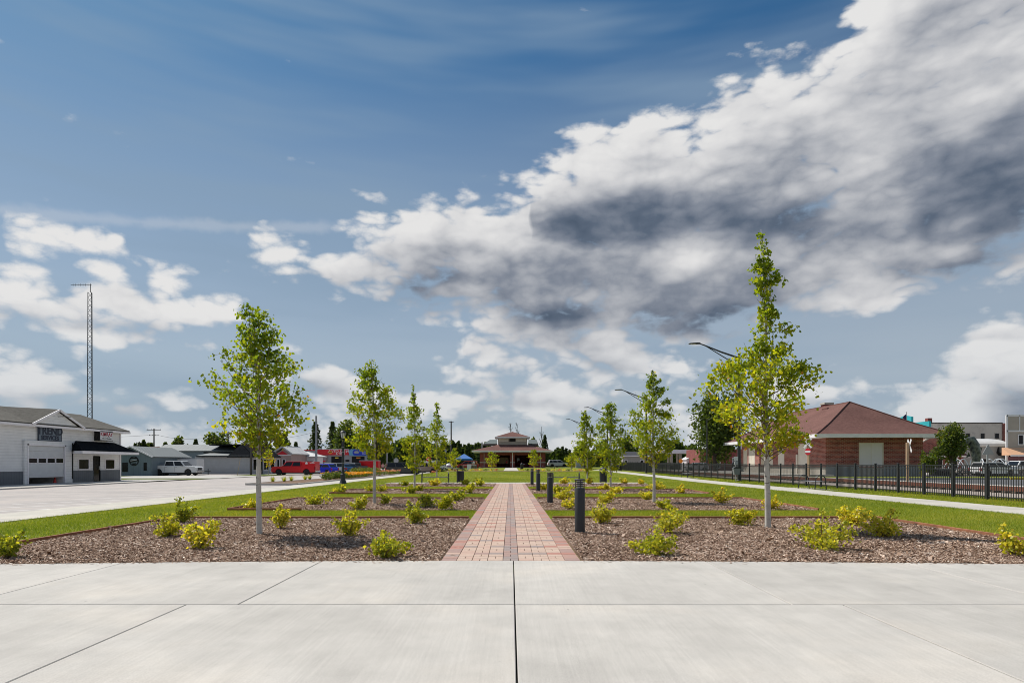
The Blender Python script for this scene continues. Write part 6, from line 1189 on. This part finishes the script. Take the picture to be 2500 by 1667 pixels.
M_stone = mat('field_stone', rough=.9, tint=[(0., (.10, .09, .085)), (.5, (.24, .21, .19)), (1., (.42, .38, .34))], noise=(4., .25)); ft = thing('stone_basin', 'round fieldstone basin wall of the fish fountain', 'fountain', (x, y-.5, 0)); rs = random.Random(4); n = 0
for row in range(3):
    for i in range(44):
        a = R(360*(i+.5*(row % 2))/44); rr = 4.6+rs.uniform(-.06, .06); s = MB(); s.lathe([(.2, -.16), (.31*rs.uniform(.9, 1.1), 0), (.2, .16)], 7); o = s.obj('stone', M_stone, ft, (math.cos(a)*rr, math.sin(a)*rr, .12+row*.27), rs.uniform(0, 3)); o.data.attributes.new('tint', 'FLOAT', 'FACE').data.foreach_set('value', [rs.random()]*len(o.data.polygons))
M_water = mat('fountain_water', (.75, .78, .80), .2, trans=.0); smooth(MB().lathe([(4.5, .3), (4.5, .42)], 30).obj('water', mat('pool_water', (.10, .14, .15), .05), ft))
for i in range(8):
    a = R(45*i+20); jt = [(math.cos(a)*(3.6-2.4*s), math.sin(a)*(3.6-2.4*s), .42+1.75*4*s*(1-s)*.9) for s in [k/8 for k in range(9)]]; MB().tube(jt, .05, 5).obj('jet', M_water, ft)
# hydrant
y = 71.; t = thing('fire_hydrant', 'yellow fire hydrant on the grass before the arched shop', 'hydrant', (PX(2249, y), y, -.02)); smooth(MB().lathe([(.17, 0), (.17, .05), (.11, .07), (.11, .48), (.14, .50), (.14, .54), (.11, .62), (.04, .70), (.03, .76)], 14).obj('barrel', B_yel, t)); smooth(MB().tube([(-.2, 0, .38), (.2, 0, .38)], .06, 10).obj('nozzle', B_yel, t))
# ================================================================== street planter
pl = [(-19.2, 44.6), (-15.36, 44.2), (-15.36, 85), (-16.6, 85), (-17.6, 78), (-18.2, 58)]
struct(MB().poly([(a, b, -.02) for a, b in pl]).obj('street_planter', M_mulch)); curb(pl+[pl[0]], name='planter_curb', base=-.15)
def plant(name, label, x, y, w, h, n, leaf, m, seed, upn=.3, tl=(.2, .9), blade=False, flower=None, cat='plant', group=None):
    rg = np.random.default_rng(seed); t = thing(name, label, cat, (x, y, -.03), 0, group); MB().tube([(0, 0, -.03), (0, 0, h*.5)], [.02, .01], 5).obj('stem', M_twig, t)
    if blade:
        a = rg.uniform(0, 6.28, n); r = rg.random(n)*w*.15; lean_ = rg.normal(0, .5, n)*w; hh = h*rg.uniform(.6, 1.1, n); b0 = np.stack([np.cos(a)*r, np.sin(a)*r, 0*a], 1); tip = b0+np.stack([np.cos(a)*np.abs(lean_)*.8, np.sin(a)*np.abs(lean_)*.8, hh], 1); sdv = np.stack([-np.sin(a), np.cos(a), 0*a], 1)*leaf/2
        link('foliage', fast_mesh('foliage', np.stack([b0-sdv, b0+sdv, tip], 1).reshape(-1, 3), np.arange(3*n).reshape(-1, 3), m, rg.uniform(tl[0], tl[1], n)), t)
    else:
        d = rg.normal(0, 1, (n, 3)); d /= np.linalg.norm(d, axis=1)[:, None]; r = rg.random(n)**.4; C = np.stack([d[:, 0]*r*w/2, d[:, 1]*r*w/2, np.abs(h*.5+d[:, 2]*r*h/2)+.02], 1); link('foliage', leaves(C, leaf, rg, rg.uniform(tl[0], tl[1], n), 'foliage', m, up=upn, k=4), t)
    if flower:
        k = flower[1]; C = np.stack([rg.uniform(-w/2, w/2, k), rg.uniform(-w/2, w/2, k), h*(.75+.35*rg.random(k))], 1); link('blooms', leaves(C, flower[2], rg, rg.uniform(0, 1, k), 'blooms', flower[0], up=1., k=5), t)['kind'] = 'stuff'
M_org = mat('orange_bloom', rough=.6, trans=.25, tint=[(0, (.62, .22, .01)), (1, (.80, .42, .02))]); M_pnk = mat('salmon_bloom', rough=.6, trans=.25, tint=[(0, (.50, .14, .08)), (1, (.62, .30, .18))])
k = 0
for px, row in ((666, 1180), (694, 1179), (711, 1178), (745, 1175), (756, 1174)):
    k += 1; x, y = G(px, row-4, -.03); plant('ornamental_grass', 'yellow-green grass tuft, %s from the tip of the street planter' % nth[k-1], x, y, .6, .5, 110, .03, M_sleaf, 200+k, tl=(.1, .6), blade=True, cat='grass tuft', group='grass tufts in the street planter')
def P_at(px, xx): y = xx*F/(px-HX); return xx, y
for i, px in enumerate((798, 806, 815, 824, 833)):
    x, y = P_at(px, -16.0-.3*(i % 2)); plant('flowering_shrub', 'dark bushy perennial, %s along the street planter from the grass tufts' % nth[i], x, y, 1.2, .68, 320, .12, M_dleaf, 220+i, tl=(.2, 1.), flower=(M_org, 6, .12), group='dark perennials in the street planter')
for i, px in enumerate((845, 853, 861, 869, 877, 885, 892)):
    x, y = P_at(px, -15.85); plant('orange_flowers', 'clump of bright orange flowers, %s along the sidewalk from the lantern post' % nth[i], x, y, 1.5, .52, 200, .12, M_dleaf, 240+i, tl=(.4, 1.), flower=(M_org, 120, .15), cat='flowers', group='orange flower clumps in the street planter')
for i, px in enumerate((868, 880, 893, 905, 915)):
    x, y = P_at(px, -16.9); plant('tall_perennial', 'tall grey-green perennial behind the orange flowers, %s from the dark perennials' % nth[i], x, y, 1.6, 1.0, 420, .13, M_dleaf, 260+i, tl=(.5, 1.), group='tall perennials in the street planter')
for i, px in enumerate((926, 934, 943, 951, 959, 966)):
    x, y = P_at(px, -16.1); plant('salmon_flowers', 'salmon flowering perennial, %s past the orange flowers in the street planter' % nth[i], x, y, 1.4, .55, 150, .12, M_dleaf, 280+i, tl=(.4, 1.), flower=(M_pnk, 30, .16), cat='flowers', group='salmon flowers in the street planter')
# planting strip before the pavilion
st = struct(sheet('pavilion_bed', lin(-12.3, 11.5, 1.), lin(93.2, 97.5, 1.), .02, mat('red_mulch', rough=.95, build=lambda N, tc, c, b: N.ramp(N.noise(tc, 6., 6., .8), [(.3, (.12, .06, .04)), (.7, (.36, .20, .14))]))))
bc = {-1: 0, 1: 0}
for i in sorted(range(30), key=lambda i: abs(-11.8+i*.8)):
    x = -11.8+i*.8
    if -1.6 < x < 1.7: continue
    sg = -1 if x < 0 else 1; bc[sg] += 1
    z = gzf(x, 94); t = thing('bedding_plant', 'low bedding plant before the pavilion, %s from the walk, %s' % ((nth+['thirteenth', 'fourteenth', 'fifteenth'])[bc[sg]-1], sidew[sg]), 'plant', (x, 94.2+.5*(i % 3), z), 0, 'bedding plants before the pavilion'); rg = np.random.default_rng(400+i); C = np.stack([rg.normal(0, .18, 40), rg.normal(0, .18, 40), rg.uniform(.03, .35, 40)], 1); link('foliage', leaves(C, .14, rg, rg.uniform(.2, 1, 40), 'foliage', M_pnk if i % 4 == 0 else M_sleaf if i % 2 else M_dleaf, k=4), t)
